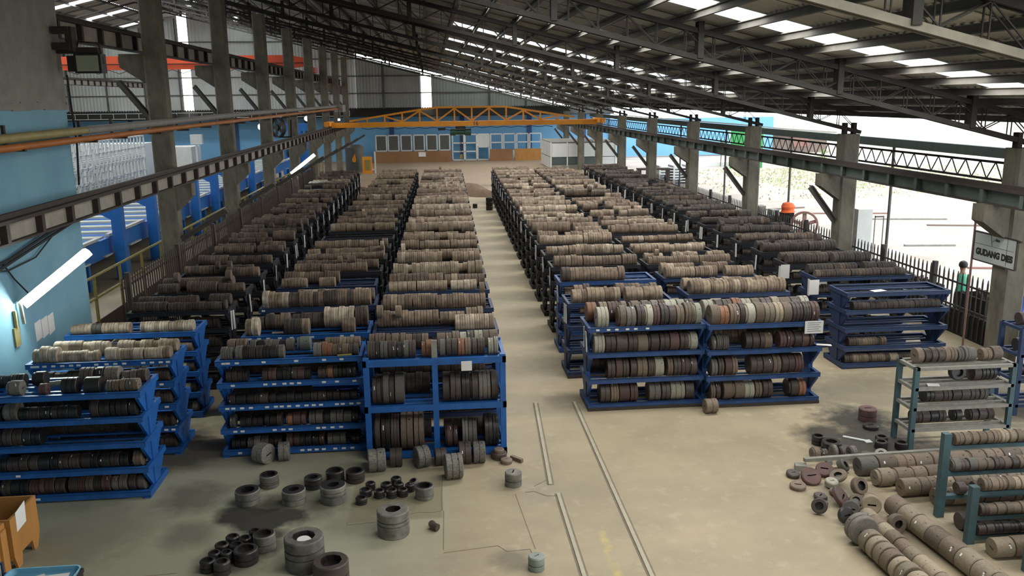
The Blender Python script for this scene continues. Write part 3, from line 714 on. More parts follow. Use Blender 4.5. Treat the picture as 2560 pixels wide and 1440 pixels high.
P_ = 1.46
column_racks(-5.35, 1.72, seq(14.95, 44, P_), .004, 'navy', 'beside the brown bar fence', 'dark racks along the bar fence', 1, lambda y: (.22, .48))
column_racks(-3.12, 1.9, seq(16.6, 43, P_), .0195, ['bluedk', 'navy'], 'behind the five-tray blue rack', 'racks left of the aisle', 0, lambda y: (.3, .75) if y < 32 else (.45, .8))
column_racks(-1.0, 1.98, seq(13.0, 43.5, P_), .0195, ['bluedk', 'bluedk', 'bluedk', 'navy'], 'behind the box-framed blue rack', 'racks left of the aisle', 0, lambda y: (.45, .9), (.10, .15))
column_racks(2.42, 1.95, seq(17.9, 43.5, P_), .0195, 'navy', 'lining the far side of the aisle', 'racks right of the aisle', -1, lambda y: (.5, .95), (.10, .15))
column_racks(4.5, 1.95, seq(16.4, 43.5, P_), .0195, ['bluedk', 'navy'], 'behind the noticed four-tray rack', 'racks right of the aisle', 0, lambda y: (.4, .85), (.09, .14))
column_racks(7.5, 2.0, seq(16.0, 45, P_), .012, ['bluedk', 'navy'], 'beside the iron picket fence', 'racks along the picket fence', -1, lambda y: (.05, .30), (.085, .12))  # low tones put the backlit dark of these racks into the die colour
MASS.build()
# ------------------------------------------------------------------ loose dies on the open floor
def radial(poly, t):
    """distance from the origin to a closed polygon along angle t"""
    d = (math.cos(t), math.sin(t)); best = None
    for (x0, y0), (x1, y1) in zip(poly, poly[1:]+poly[:1]):
        ex, ey = x1-x0, y1-y0; den = d[0]*ey-d[1]*ex
        if abs(den) < 1e-9: continue
        u = (x0*ey-y0*ex)/den; v = (x0*d[1]-y0*d[0])/den
        if u > 1e-6 and -1e-6 <= v <= 1+1e-6 and (best is None or u < best): best = u
    return best or .05
def rect(a, b): return [(-a, -b), (a, -b), (a, b), (-a, b)]
BLOB = lambda s, base, j: [((base+random.Random(s+k).uniform(-j, j))*math.cos(2*PI*k/9), (base+random.Random(s+k).uniform(-j, j))*math.sin(2*PI*k/9)) for k in range(9)]
OPEN = {'slot': rect(.5, .1), 'tee': [(-.55, -.06), (.55, -.06), (.55, .3), (.4, .3), (.4, .1), (-.55, .1)], 'bean': BLOB(5, .5, .1), 'wide': BLOB(9, .68, .1), 'bowl': BLOB(11, .62, .03), 'key': [(-.45, -.05), (.2, -.05), (.3, -.14), (.45, -.1), (.45, .12), (.28, .14), (.2, .05), (-.45, .05)], 'cup': BLOB(3, .78, .02)}
def puck_mesh(prof, opening, depth, mt, n=28, oily=False):
    """upright body (axis z, base at 0) from (height, radius) rings, with a recess of the given outline in its top face"""
    m = MB(); m.lathe(prof, n, axis='Z')
    h, r = prof[-1]; ang = [2*PI*k/n for k in range(n)]; poly = OPEN[opening]
    rin = [min(radial(poly, t), .9)*r for t in ang]
    top = [(r*math.cos(t), r*math.sin(t), h) for t in ang]; inn = [(q*math.cos(t), q*math.sin(t), h) for q, t in zip(rin, ang)]
    m.m = 2 if oily else 0
    m.add(top+inn, [(k, (k+1) % n, n+(k+1) % n, n+k) for k in range(n)]); m.m = 1
    low = [(x*.97, y*.97, h-depth) for x, y, _ in inn]
    m.add(inn+low, [(k, (k+1) % n, n+(k+1) % n, n+k) for k in range(n)]); m.add(low, [tuple(range(n))])
    return m.mesh('die_body', [mt, CAV, DIE['k'][1]])
def pprof(r, h, grooves=(), chamf=.012):
    p = [(0, 0), (0, r*.97), (.01, r)]
    for g0, g1, d in grooves: p += [(g0*h, r), (g0*h, r-d), (g1*h, r-d), (g1*h, r)]
    return p+[(h-chamf, r), (h, r-chamf)]
def puck(name, label, cat, x, y, r, h, op, depth, mt, group=None, z=0., rot=(0, 0, 0), grooves=((.4, .46, .012),), n=28):
    if name == 'hollow_die' and rot == (0, 0, 0): h *= .9
    me = puck_mesh(pprof(r, h, grooves), op, depth, SM if (mt is GM and name in ('hollow_die', 'slotted_die')) else mt, n, name == 'hollow_die')
    return tag(put(name, me, None, (x, y, z), rot), label, cat, group)
KM, GM, DMt, BM, PM, TM, MM, SM = (DIE[c][1] for c in 'kgdbptms')
FLOORG = 'hollow dies standing on the floor'
puck('hollow_die', 'scuffed dark hollow die with ragged opening, leftmost of the standing dies', 'die', -2.47, 10.38, .155, .20, 'wide', .11, GM, FLOORG)
puck('hollow_die', 'dark two-ring hollow die standing behind the ragged-opening die', 'die', -2.28, 10.84, .125, .19, 'cup', .05, GM, FLOORG, grooves=((.3, .36, .014), (.45, .5, .01)))
puck('hollow_die', 'dark purple-grey die with a broken-looking top between two oil stains', 'die', -1.88, 10.32, .15, .20, 'bean', .07, GM, FLOORG)
puck('hollow_die', 'black hollow die at left of the touching row of three', 'die', -1.69, 10.73, .12, .165, 'bowl', .08, KM, FLOORG)
puck('hollow_die', 'big stepped die with pale chalky band in front of the row of three', 'die', -1.38, 10.30, .165, .25, 'bean', .08, GM, FLOORG, grooves=((.42, .55, .02), (.7, .74, .012)))
puck('hollow_die', 'black hollow die in the middle of the touching row of three', 'die', -1.42, 10.88, .122, .18, 'cup', .06, KM, FLOORG)
puck('hollow_die', 'black hollow die at right end of the touching row of three', 'die', -1.15, 10.86, .125, .17, 'cup', .07, DMt, FLOORG)
sm = [(-1.02, 10.18, .075, .085), (-.98, 10.40, .08, .09), (-.80, 10.33, .07, .10), (-.72, 10.52, .075, .10), (-.64, 10.32, .072, .105), (-.56, 10.49, .066, .11), (-.50, 10.33, .068, .10), (-.41, 10.47, .065, .10), (-.93, 10.57, .065, .10), (-.60, 10.68, .07, .1)]
for i, (x, y, r, h) in enumerate(sm):
    puck('small_ring_die', f'small oily black ring die, {ORD[i]} of the small cluster before the box-framed rack', 'die', x, y, r, h, 'cup', .03, KM, 'small black dies before the box-framed rack', n=20)
puck('hollow_die', 'grey hollow cup die at right end of the small black cluster', 'die', -.22, 10.25, .118, .19, 'cup', .10, GM, FLOORG, grooves=((.3, .34, .008),))
puck('small_ring_die', 'small grey ring tilted against the grey cup die', 'die', -.345, 10.55, .07, .09, 'cup', .03, GM, None, .03, (.25, -.35, 0), n=20)
puck('slotted_die', 'large grey stepped die with a curved slot standing alone near the slab joint', 'die', -.58, 9.36, .19, .31, 'bean', .06, PM if False else GM, 'large slotted dies', grooves=((.48, .53, .012), (.63, .69, .02)))
puck('slotted_die', 'large grey stepped die with pale dust inside, close to the lower frame edge', 'die', -1.52, 8.74, .215, .36, 'bowl', .05, GM, 'large slotted dies', grooves=((.42, .47, .014), (.62, .68, .02)))
m = MB(); m.lathe([(.0, 0), (.0, .09), (.025, .07), (.03, 0)], 14, axis='Z'); tag(m.build('dust_heap', MT['paper'], None, (-1.52, 8.72, .311)), 'pale heap of dust inside the large grey die', 'dust')
puck('slotted_die', 'dark die with irregular opening cut by the lower frame edge', 'die', -1.2, 8.40, .19, .24, 'wide', .07, DMt, 'large slotted dies')
puck('slotted_die', 'grey two-plate die with an L-shaped slot beside the floor crack', 'die', .95, 10.48, .112, .19, 'tee', .03, GM, 'large slotted dies', grooves=((.38, .46, .012),), rot=(0, 0, 1.2))
puck('slotted_die', 'greenish die with two slots at the lower frame edge beside the rail', 'die', 1.0, 8.38, .09, .16, 'key', .03, DIE['a'][1], 'large slotted dies', rot=(0, 0, .6))
bl = [(-2.42, 9.29, .078, .12), (-2.27, 9.24, .075, .12), (-2.50, 9.12, .08, .12), (-2.33, 9.08, .08, .13), (-2.54, 8.94, .07, .12), (-2.40, 8.90, .068, .14), (-2.57, 8.76, .085, .13), (-2.40, 8.68, .09, .15), (-2.18, 9.36, .07, .14)]
for i, (x, y, r, h) in enumerate(bl):
    puck('small_ring_die', f'small tar-black ring die, {ORD[i]} of the cluster beside the oil puddle', 'die', x, y, r, h, 'cup', .03, KM, 'tar-black dies beside the oil puddle', n=20)
puck('hollow_die', 'tar-black hollow die at right of the oil-puddle cluster', 'die', -2.04, 9.18, .125, .21, 'cup', .04, GM, FLOORG)
puck('hollow_die', 'tar-black wide hollow die at front of the oil-puddle cluster', 'die', -2.19, 8.90, .135, .18, 'cup', .04, KM, FLOORG)
# dies lying on their rims in front of the racks
def rim(x, y, r, t, mt, yaw, label, kind=0):
    die(x, y, r, r, t, mt, label, 'dies lying on their rims on the floor', 'die_block', (R_.uniform(-.4, .4), 0, yaw), kind=kind)
rim(-2.50, 11.62, .145, .20, 's', -.55, 'grey two-plate die turned on its rim, left one before the five-tray rack')
rim(-2.22, 11.68, .135, .15, 's', .08, 'grey two-plate die on its rim, right one before the five-tray rack')
rim(-.88, 11.16, .155, .24, 's', .12, 'grey two-plate die on its rim, leftmost before the box-framed rack')
rim(-.62, 11.28, .13, .17, 'd', .02, 'narrow dark two-plate die on its rim, second before the box-framed rack')
rim(-.26, 11.22, .15, .18, 's', .35, 'grey chalk-marked die on its rim, turned toward the aisle')
rim(.0, 11.25, .12, .16, 'd', .1, 'narrow dark die on its rim beside the chalk-marked one')
rim(.34, 11.27, .155, .17, 'd', .02, 'dark thick die on its rim, left of the touching two')
rim(.54, 11.27, .15, .17, 's', .02, 'grey die on its rim at right of the touching two')
rim(.17, 10.80, .17, .23, 's', .12, 'large scuffed grey die on its rim standing furthest out', 2)
rim(4.37, 12.74, .118, .20, 'b', .05, 'single dusty brown die on its rim before the joint of the four-tray racks', 0)
puck('hub_disc', 'small disc with holes on the brown heap by the aisle', 'disc', .83, 11.37, .075, .05, 'key', .02, BM, None, .095, n=20)
puck('hub_disc', 'brown disc at the base of the heap by the aisle', 'disc', .83, 11.37, .11, .095, 'key', .02, DMt, None, 0, n=20)
puck('hub_disc', 'small holed disc lying in front of the brown heap', 'disc', .92, 11.19, .085, .06, 'key', .02, BM, None, 0, n=20)
m = MB(); m.bar((1.0, 11.32, .03), (1.14, 11.16, .03), .05, .05); tag(m.build('steel_offcut', BM), 'short rusty square bar beside the holed disc', 'bar')
m = MB(); m.tube([(-.13, 9.45, .045), (-.11, 9.38, .05), (-.06, 9.34, .045)], .045, 12); tag(m.build('pipe_elbow', DMt), 'small rusty pipe elbow lying alone by the slab joint', 'pipe')

# ------------------------------------------------------------------ heap of backers and small racks at the right
def facing(x, y, z, r, h, op, mt, label, tilt, yaw, name='slotted_backer', depth=.03, grooves=()):
    puck(name, label, 'disc', x, y, r, h, op, depth, mt, 'slotted backers heaped at the floor edge', z, (tilt, 0, yaw), grooves)
facing(4.62, 9.93, .012, .105, .05, 'slot', BM, 'flat tan disc with a straight slot, outermost of the heap', .12, -.35)
facing(4.86, 10.10, .055, .135, .06, 'tee', MM, 'large maroon disc with an L-shaped slot leaning behind the tan disc', .62, .1, depth=.02)
facing(5.06, 9.91, .03, .085, .075, 'key', PM, 'pale grey disc with keyhole slot at the front of the heap', .18, .1, grooves=((.3, .4, .008),))
facing(5.14, 10.28, .05, .115, .07, 'slot', MM, 'maroon disc with a short slot leaning on the long bar', .55, -.5)
facing(5.20, 10.0, .10, .115, .04, 'bean', BM, 'thin tan plate tipped edge-up behind the pale disc', .5, -1.2)
facing(4.95, 9.46, .065, .15, .06, 'slot', MM, 'largest maroon disc with a long slot, leaning upright in the heap', .85, .95, depth=.02)
facing(4.60, 9.26, .085, .095, .07, 'bowl', DMt, 'dark hollow disc on edge at the outer corner of the heap', 1.1, -.5, depth=.05)
facing(4.78, 8.98, .10, .105, .05, 'slot', KM, 'black disc on edge between the hollow disc and the long-slot disc', 1.25, .25)
facing(4.93, 9.12, .10, .105, .08, 'slot', GM, 'grey slotted disc on edge at the head of the ring row', 1.2, -.45)
facing(5.22, 9.20, .115, .115, .10, 'slot', TM, 'dusty tan backer with bolt slot facing the open floor', 1.35, -.35, depth=.04)
facing(5.255, 8.70, .115, .115, .07, 'bean', BM, 'dusty brown backer with chalk marks and bean-shaped opening', 1.35, .1, depth=.04)
facing(5.28, 9.66, .12, .115, .08, 'bowl', BM, 'dark-faced hollow backer leaning on the tan rows', 1.1, .35, depth=.04)
hp = [(5.34, 9.42, .10, .06, 'key', BM, .35, .6, 'tan disc with keyhole slot under the tipped plate'), (4.78, 9.62, .085, .04, 'slot', DMt, .15, .8, 'thin dark disc lying between the tan disc and the long-slot disc'), (5.40, 10.36, .09, .09, 'bowl', GM, .9, .9, 'grey hollow ring on edge against the first backer row'), (5.02, 9.70, .08, .05, 'bean', BM, .2, .2, 'small brown disc flat in the middle of the heap'), (4.70, 10.28, .09, .05, 'key', DMt, .2, .3, 'dark keyed disc lying beside the bar end'), (4.72, 9.44, .07, .05, 'bean', GM, .1, 1.2, 'small grey disc lying before the hollow disc'), (5.12, 9.38, .085, .07, 'bowl', BM, .8, -.3, 'brown hollow disc leaning behind the bolt-slot backer')]
for x, y, r, h, op, mt, tl, yw, lb in hp: facing(x, y, math.sin(tl)*r*.9, r, h, op, mt, lb, tl, yw)
for i, (x, y, r, t, mt, yaw) in enumerate([(5.24, 10.80, .085, .10, 'b', .1), (5.36, 10.80, .07, .10, 'd', .1), (5.52, 10.82, .092, .06, 'g', .1), (5.62, 10.80, .08, .06, 'd', .1), (5.78, 10.80, .08, .09, 'g', .2)]):
    die(x, y, r, r, t, mt, f'small {DIE[mt][0]} roller-shaped die, {ORD[i]} in the short line behind the long bar', 'short line of dies behind the long bar', 'die_block', (0, 0, yaw), kind=3)
facing(6.0, 10.78, .02, .085, .03, 'slot', GM, 'flat grey plate with slot lying behind the long bar', .1, .3)
facing(6.22, 10.80, .03, .085, .02, 'bean', PM, 'thin pale ring leaning behind the long bar', .5, -.7)
m = MB(); m.bar((4.95, 10.50, .13), (8.3, 10.62, .13), .06, .05); m.bar((4.82, 10.49, .04), (4.97, 10.45, .04), .12, .08); m.bar((5.3, 10.5, .05), (5.3, 10.5, .105), .08, .08); m.bar((7.4, 10.58, .0), (7.4, 10.58, .105), .08, .08)
tag(m.build('steel_bar', MT['tealtop']), 'long dusty flat steel bar behind the backer rows', 'bar')
def row_of(x0, y0, x1, y1, r, n, codes, phrase, gapj=.0, name='backer_plate', z=None, kinds=(1, 0, 1, 3), skip=()):
    d = Vector((x1-x0, y1-y0, 0)); L = d.length; yaw = math.atan2(d.y, d.x); t = L/n
    for i in range(n):
        if i in skip: continue
        p = Vector((x0, y0, 0))+d*((i+.5)/n); c = R_.choice(codes); rr_ = r*R_.choice((1, 1, .97, 1.03))
        die(p.x, p.y, (z if z is not None else 0)+rr_, rr_, t*(.96-gapj*R_.random()), c, f'{DIE[c][0]} round backer, {ORD[i]} along the {phrase}', phrase, name, (R_.uniform(-.3, .3), 0, yaw), kind=R_.choice(kinds))
# cradles keep the rows off each other; the rows run along the floor
row_of(5.56, 10.22, 8.4, 10.30, .125, 11, 'bbtbg', 'row nearest the flat bar')
row_of(5.62, 9.88, 8.4, 9.96, .118, 12, 'btbtg', 'second long row from the flat bar', skip=())
row_of(5.80, 9.57, 7.9, 9.64, .115, 9, 'tbb', 'third long row from the flat bar')
row_of(6.08, 9.28, 8.1, 9.30, .11, 10, 'bbt', 'fourth long row from the flat bar')
row_of(6.02, 8.68, 8.0, 8.70, .10, 10, 'bdb', 'row behind the low teal posts')
row_of(6.0, 8.05, 8.0, 8.06, .11, 9, 'tbt', 'row before the low teal posts')
row_of(5.03, 8.95, 5.10, 7.15, .10, 10, 'tbt', 'tan row running toward the camera', 0, kinds=(1,))
row_of(5.46, 9.12, 5.62, 7.1, .13, 8, 'bttb', 'thick tan row beside the teal posts', 0, kinds=(1,))
row_of(4.88, 8.62, 4.89, 8.38, .19, 2, 'g', 'large grey rings heading the ring row', .0, kinds=(1, 0)) if False else None
die(4.74, 8.50, .175, .175, .15, 'g', 'large hollow grey ring at the head of the spaced ring row', 'spaced ring row', 'backer_plate', (0, 0, 1.62), kind=0)
row_of(4.74, 8.36, 4.80, 7.2, .135, 8, 'tbt', 'spaced ring row at the floor edge', .35, kinds=(1, 3))
# teal posts and small racks
def angle_rack(x, y, W, D, H, tiers, label, group, mt='teal', top='tealtop'):
    t = thing('angle_rack', label, 'rack', (x, y, 0), group)
    for px in (.03, W-.03):
        for py in (.03, D-.03):
            m = MB(); m.box(px-.035, py-.03, 0, px+.035, py+.03, H); m.build('post', MT[mt], t)
    for z in tiers:
        m = MB()
        for py in (.0, D-.05): m.box(0.02, py, z-.045, W-.02, py+.05, z)
        for px in (.0, W-.05): m.box(px, .02, z-.045, px+.05, D-.02, z)
        m.build('shelf_frame', MT[top], t)
    return t
angle_rack(6.72, 10.95, 1.52, .5, 1.22, (1.22, .92, .62, .30), 'small open teal angle-iron rack standing behind the backer rows', 'teal angle-iron racks')
def shelf_row(x0, x1, y, z, r, n, codes, phrase, gap=0.):
    for i in range(n):
        if gap and R_.random() < gap: continue
        c = R_.choice(codes); t = (x1-x0)/n; rr_ = r*R_.choice((1, 1, .94, 1.05))
        die(x0+(i+.5)*t, y, z+rr_+.0005, rr_, t*.95, c, f'{DIE[c][0]} die, {ORD[i]} from left {phrase}', phrase, 'small_die', (R_.uniform(-.3, .3), 0, 0), kind=R_.choice((0, 1, 3)))
def deck(x0, x1, y, z, dist):                                 # two rods under a row
    pass
for z in (1.22, .92, .62, .30):
    m = MB()
    for yy in (11.12, 11.28): m.box(6.76, yy-.02, z-.04, 8.2, yy+.02, z)
    m.build('shelf_rods', MT['tealtop'], bpy.data.objects['angle_rack'], (-6.72, -10.95, 0))
shelf_row(6.82, 7.42, 11.2, 1.22, .105, 6, 'bbd', 'atop the teal angle-iron rack')
shelf_row(7.44, 7.72, 11.2, 1.22, .105, 3, 'gd', 'in the dark set on the teal rack top')
shelf_row(7.82, 8.12, 11.2, 1.22, .095, 2, 'b', 'at the end of the teal rack top')
shelf_row(6.86, 8.10, 11.2, .62, .105, 9, 'gkd', 'on the third shelf of the teal rack', .1)
shelf_row(6.86, 8.10, 11.2, .30, .10, 10, 'kd', 'on the lowest shelf of the teal rack', .05)
puck('hollow_die', 'dark wheel-like die standing on the second shelf of the teal rack', 'die', 7.5, 11.24, .12, .09, 'bowl', .04, DMt, None, 1.05, (1.45, 0, 0))
shelf_row(7.7, 8.05, 11.2, .92, .12, 3, 'dk', 'on the second shelf of the teal rack')
m = MB(); m.prism([(6.95, 11.0), (7.12, 10.98), (7.16, 11.08), (7.0, 11.12)], 'Z', .925, .929); tag(m.build('paper_sheet', MT['paper']), 'crumpled white paper on the second shelf of the teal rack', 'paper')
# two lower teal racks with rows of small dies
def low_rack(x, y, W, H, tiers, label):
    t = thing('low_rack', label, 'rack', (x, y, 0), 'low teal racks among the backer rows')
    for px in (0, W): m = MB(); m.box(px-.045, -.04, 0, px+.045, .04, H); m.build('post', MT['teal'], t)
    for z in tiers:
        m = MB(); m.box(.045, -.035, z-.05, W-.045, .035, z); m.box(.045, -.005, z, W-.045, .012, z+.0) if False else None
        m.build('cross_bar', MT['teal'], t)
    return t
low_rack(5.98, 9.0, 2.1, 1.07, (.92, .58, .28), 'tall teal post rack carrying rows of small tan dies')
low_rack(5.95, 8.36, 2.1, .70, (.64, .34, .10), 'low teal post rack nearest the camera')
shelf_row(6.06, 7.95, 9.0, .92, .075, 20, 'btb', 'on the top bar of the tall teal post rack')
shelf_row(6.06, 7.95, 9.0, .58, .075, 18, 'dbg', 'on the middle bar of the tall teal post rack', .1)
shelf_row(6.06, 7.95, 9.0, .28, .075, 18, 'kdb', 'on the lower bar of the tall teal post rack', .1)
shelf_row(6.02, 7.95, 8.36, .64, .075, 22, 'tbb', 'on the top bar of the low teal post rack')
shelf_row(6.02, 7.95, 8.36, .34, .07, 20, 'dbb', 'on the middle bar of the low teal post rack', .08)
shelf_row(6.02, 7.95, 8.36, .10, .07, 20, 'kd', 'on the lower bar of the low teal post rack', .1)
low_rack(6.2, 7.72, 2.0, .62, (.50, .22), 'low rack with large tan rings at the frame edge')
shelf_row(6.27, 8.1, 7.72, .50, .115, 13, 'tbt', 'large rings on the low rack at the frame edge')
shelf_row(6.27, 8.1, 7.72, .22, .10, 12, 'db', 'on the lower bar of the frame-edge rack')
# dark wet corner with oily tools and stacked discs
puck('slotted_die', 'dark maroon die stacked on a disc in the oily corner', 'die', 6.70, 12.12, .135, .20, 'slot', .02, MM, None, 0.0)
puck('slotted_die', 'flat black disc lying before the dark maroon die', 'die', 6.58, 11.78, .115, .06, 'slot', .02, KM, None, 0)
puck('hollow_die', 'dark upright hollow cylinder at the edge of the oily corner', 'die', 5.52, 11.3, .09, .15, 'cup', .08, KM, None)
puck('hollow_die', 'black barrel-shaped die beside the dark hollow cylinder', 'die', 5.6, 11.05, .14, .16, 'bowl', .05, KM, None)
for i, (x, y) in enumerate([(6.35, 11.05), (6.62, 10.98), (6.45, 11.22)]):
    puck('hollow_die', f'small oily black die, {ORD[i]} beside the foot of the teal rack', 'die', x, y, .09, .12, 'cup', .04, KM, None)
tag((lambda m: (m.bar((6.0, 11.5, .012), (6.25, 11.3, .012), .05, .015), m.box(6.22, 11.22, .004, 6.32, 11.32, .02), m)[-1])(MB()).build('scraper', MT['alu']), 'pale metal scraper lying in the oily corner', 'tool')
# ------------------------------------------------------------------ fences
def picket_mesh(h, w, t):
    m = MB(); m.prism([(-w/2, .06), (w/2, .06), (w/2, h-.09), (0, h), (-w/2, h-.09)], 'X', -t/2, t/2); return m
def fence(name, label, x, y0, y1, h, step, mt, group, rails, post, skip, w=.035):
    t = thing(name, label, 'fence', (x, y0, 0), group); me = picket_mesh(h, w, .02).mesh('picket', MT[mt])
    y = y0
    while y < y1:
        if not any(a < y < b for a, b in skip): put('picket', me, t, (0, y-y0, 0))
        y += step
    for z in rails: m = MB(); m.box(-.03, 0, z-.02, -.012, y1-y0, z+.02); m.build('rail', MT[mt], t)
    y = y0+.3
    while y < y1:
        if not any(a-.1 < y < b+.1 for a, b in skip): m = MB(); m.box(-.045, y-y0-.045, 0, .045, y-y0+.045, h+.06); m.build('post', MT[mt], t)
        y += post
    return t
pf = fence('picket_fence', 'black iron picket fence with pointed tops along the open side', 10.95, 15.0, 42, 1.36, .165, 'black', None, (.62, 1.12), 2.2, [])
MB().box(.03, 0, -.06, .12, 27, .52).build('plinth', MT['steel'], pf)
fence('bar_fence', 'tall rust-brown bar fence between the die racks and left hall', -5.80, 16.2, 44, 1.82, .145, 'rustbar', None, (.3, 1.0, 1.62), 3.3, [], .045)
hr = thing('hand_rail', 'worn yellow guard rail along the blue run-out table', 'railing', (-6.95, 16.4, 0))
for z in (1.55, 1.1): m = MB(); m.tube([(0, 0, z), (0, 40, z)], .03, 8); m.build('top_rail' if z > 1.3 else 'middle_rail', MT['yellow'], hr)
for i in range(28): m = MB(); m.box(-.025, i*1.48-.025, 0, .025, i*1.48+.025, 1.53); m.build('post', MT['yellow'], hr)
m = MB(); m.box(-.02, 0, .02, .0, 40, .62); m.build('kick_plate', MT['rustbar'], hr)

def text_mesh(name, body, size, loc, par, extrude=.004, shear=0., offset=0.):
    t = bpy.data.curves.new(name, 'FONT'); t.body = body; t.size = size; t.extrude = extrude; t.align_x = 'CENTER'; t.shear = shear; t.offset = offset; t.materials.append(MT['ink'])
    o = bpy.data.objects.new(name, t); COL.objects.link(o); bpy.context.view_layer.update()
    me = bpy.data.meshes.new_from_object(o.evaluated_get(bpy.context.evaluated_depsgraph_get())); bpy.data.objects.remove(o)
    return put(name, me, par, loc, (PI/2, 0, 0))
# ------------------------------------------------------------------ overhead cranes
cr = thing('bridge_crane', 'orange-yellow lattice bridge crane numbered 16 spanning the die store', 'crane', (0, 52, 0))
MB().box(-5.75, -.16, 3.46, 10.05, .16, 3.75).build('main_girder', MT['crane'], cr)
def zt(x): return 3.78+min(.78, (x+5.0)*.15, (9.4-x)*.16) if -5.0 < x < 9.4 else 3.78
xs = [-4.7+1.03*i for i in range(14)]
m = MB()
for a, b in zip(xs, xs[1:]): m.bar((a, 0, zt(a)), (b, 0, zt(b)), .12, .11)
m.build('top_chord', MT['crane'], cr)
for i, x in enumerate(xs[1:-1], 1):
    if zt(x) > 3.95: m = MB(); m.bar((x, 0, 3.74), (x, 0, zt(x)-.05), .09, .09); m.build('strut', MT['crane'], cr)
    if 1 < i < 12:
        x2 = xs[i+1]
        m = MB(); a, b = ((x, 0, 3.76), (x2, 0, zt(x2)-.06)) if i % 2 else ((x, 0, zt(x)-.06), (x2, 0, 3.76)); m.bar(a, b, .07, .09); m.build('diagonal', MT['crane'], cr)
for x in (-5.9, 10.2):
    m = MB(); m.box(x-.16, -1.2, 3.58, x+.16, 1.2, 3.82); m.box(x-.1, -1.3, 3.55, x+.1, -1.15, 3.75); e = m.build('end_truck', MT['crane'], cr)
    for y in (-.9, .9): q = MB(); q.lathe([(-.05, 0), (-.05, .1), (.05, .1), (.05, 0)], 14); q.build('wheel', MT['black'], e, (x, y, 3.64))
m = MB(); m.tube([(-4+i*.42, -.26, 3.42-(.07 if i % 2 else 0)) for i in range(28)], .018, 5); m.build('festoon_cable', MT['rubber'], cr)
text_mesh('crane_number', '16', .34, (2.72, -.168, 3.49), cr)
ho = thing('electric_hoist', 'dark green electric chain hoist hanging under the yellow crane girder', 'hoist', (1.82, 52, 3.1))
m = MB(); m.lathe([(-.62, 0), (-.62, .2), (-.3, .2), (-.3, .16), (.25, .16), (.25, .21), (.62, .21), (.62, 0)], 16); m.build('drum', MT['green'], ho)
m = MB(); m.box(-.25, -.22, .12, .25, .22, .35); m.box(-.3, -.05, .2, .3, .05, .34); m.build('trolley', MT['black'], ho)
m = MB(); m.tube([(-.04, 0, -.15), (-.04, 0, -1.35)], .02, 6); m.tube([(.04, 0, -.15), (.04, 0, -1.35)], .02, 6); m.build('chain', MT['black'], ho)
m = MB(); m.box(-.09, -.05, -1.55, .09, .05, -1.32); m.tube([(0, 0, -1.55), (.07, 0, -1.65), (.03, 0, -1.74), (-.06, 0, -1.7)], .025, 6); m.build('hook_block', MT['yellow'], ho)
m = MB(); m.box(-1.35, -.08, .12, -.9, .08, .28); m.tube([(-.9, 0, .2), (-.62, 0, .1)], .02, 6); m.build('cable_trolley', MT['black'], ho)
rc = thing('bridge_crane', 'red-orange box-girder crane numbered 15 in the left hall', 'crane', (0, 54, 0))
m = MB(); m.prism([(-22.3, 7.1), (-21.2, 6.95), (-8.2, 6.95), (-7.1, 7.1), (-7.1, 7.5), (-8.2, 7.72), (-21.2, 7.72), (-22.3, 7.5)], 'Y', -.25, .25); m.build('box_girder', MT['cranered'], rc)
m = MB(); m.box(-22, -.31, 7.24, -7.3, -.25, 7.28); m.build('girder_rail', MT['beamdark'], rc)
for x in (-22.5, -6.95): m = MB(); m.box(x-.18, -1.4, 6.7, x+.18, 1.4, 7.0); m.build('end_truck', MT['cranered'], rc)
m = MB(); m.tube([(-21+i*.6, -.36, 6.93-(.22 if i % 2 else 0)) for i in range(22)], .02, 5); m.build('festoon_cable', MT['rubber'], rc)
text_mesh('crane_number', '15', .5, (-17.9, -.258, 7.33), rc)

# ------------------------------------------------------------------ lamps
def batten(x, y, z, label, cat='lamp'):
    t = thing('tube_lamp', label, cat, (x, y, z)); L = 1.32; a = math.atan2(.80, 1.05)
    M = Matrix.Rotation(-a, 4, 'Y') @ Matrix.Rotation(-.85, 4, 'X')
    m = MB(); q = [(-.10, 0), (-.035, .07), (.035, .07), (.10, 0), (.09, 0), (.03, .055), (-.03, .055), (-.09, 0)]
    vs = [M @ Vector((xx, p[0], p[1])) for xx in (0, L) for p in q]; n = len(q)
    m.add(vs, [(i, (i+1) % n, n+(i+1) % n, n+i) for i in range(n)]+[tuple(range(n))[::-1], tuple(range(n, 2*n))]); m.build('reflector', MT['reflector'], t)
    for dy in (-.032, .032):
        m = MB(); m.lathe([(.03, 0), (.03, .02), (L-.03, .02), (L-.03, 0)], 10, M @ Matrix.Translation((0, dy, .015))); m.build('tube', MT['tube'], t)
    m = MB(); m.bar((-.02, 0, .05), (.0, 0, -.28), .04, .04); m.bar((.02, .0, .06), (.5, .02, .43), .035, .06); m.build('bracket', MT['tealtop'], t)
    return t
batten(-6.22, 13.2, 2.04, 'twin fluorescent tube lamp sticking out from the blue wall')
batten(-6.05, 38.0, 1.95, 'twin fluorescent tube lamp on the columns beyond the bar fence')
m = MB(); m.box(-6.30, 12.98, 1.45, -6.27, 13.14, 1.74); m.box(-6.29, 13.04, 1.74, -6.25, 13.08, 2.0); tag(m.build('switch_plate', MT['yellowpipe']), 'pale switch plate with conduit under the wall tube lamp', 'switch')
for i in range(3):
    y = 13.68+i*.235; m = MB(); m.prism([(y, 1.34-.01*i), (y+.22, 1.36), (y+.22, 1.66), (y, 1.64)], 'X', -6.299, -6.295)
    tag(m.build('wall_paper', MT['paper']), ['white paper sheet nearest the lamp plate on the blue wall', 'middle white paper sheet of three on the blue wall', 'white paper sheet nearest the wall corner'][i], 'paper', 'papers on the blue wall')
fl_ = thing('flood_light', 'square floodlight with greenish glass bracketed to the grey plaster wall', 'lamp', (-5.97, 15.75, 5.68))
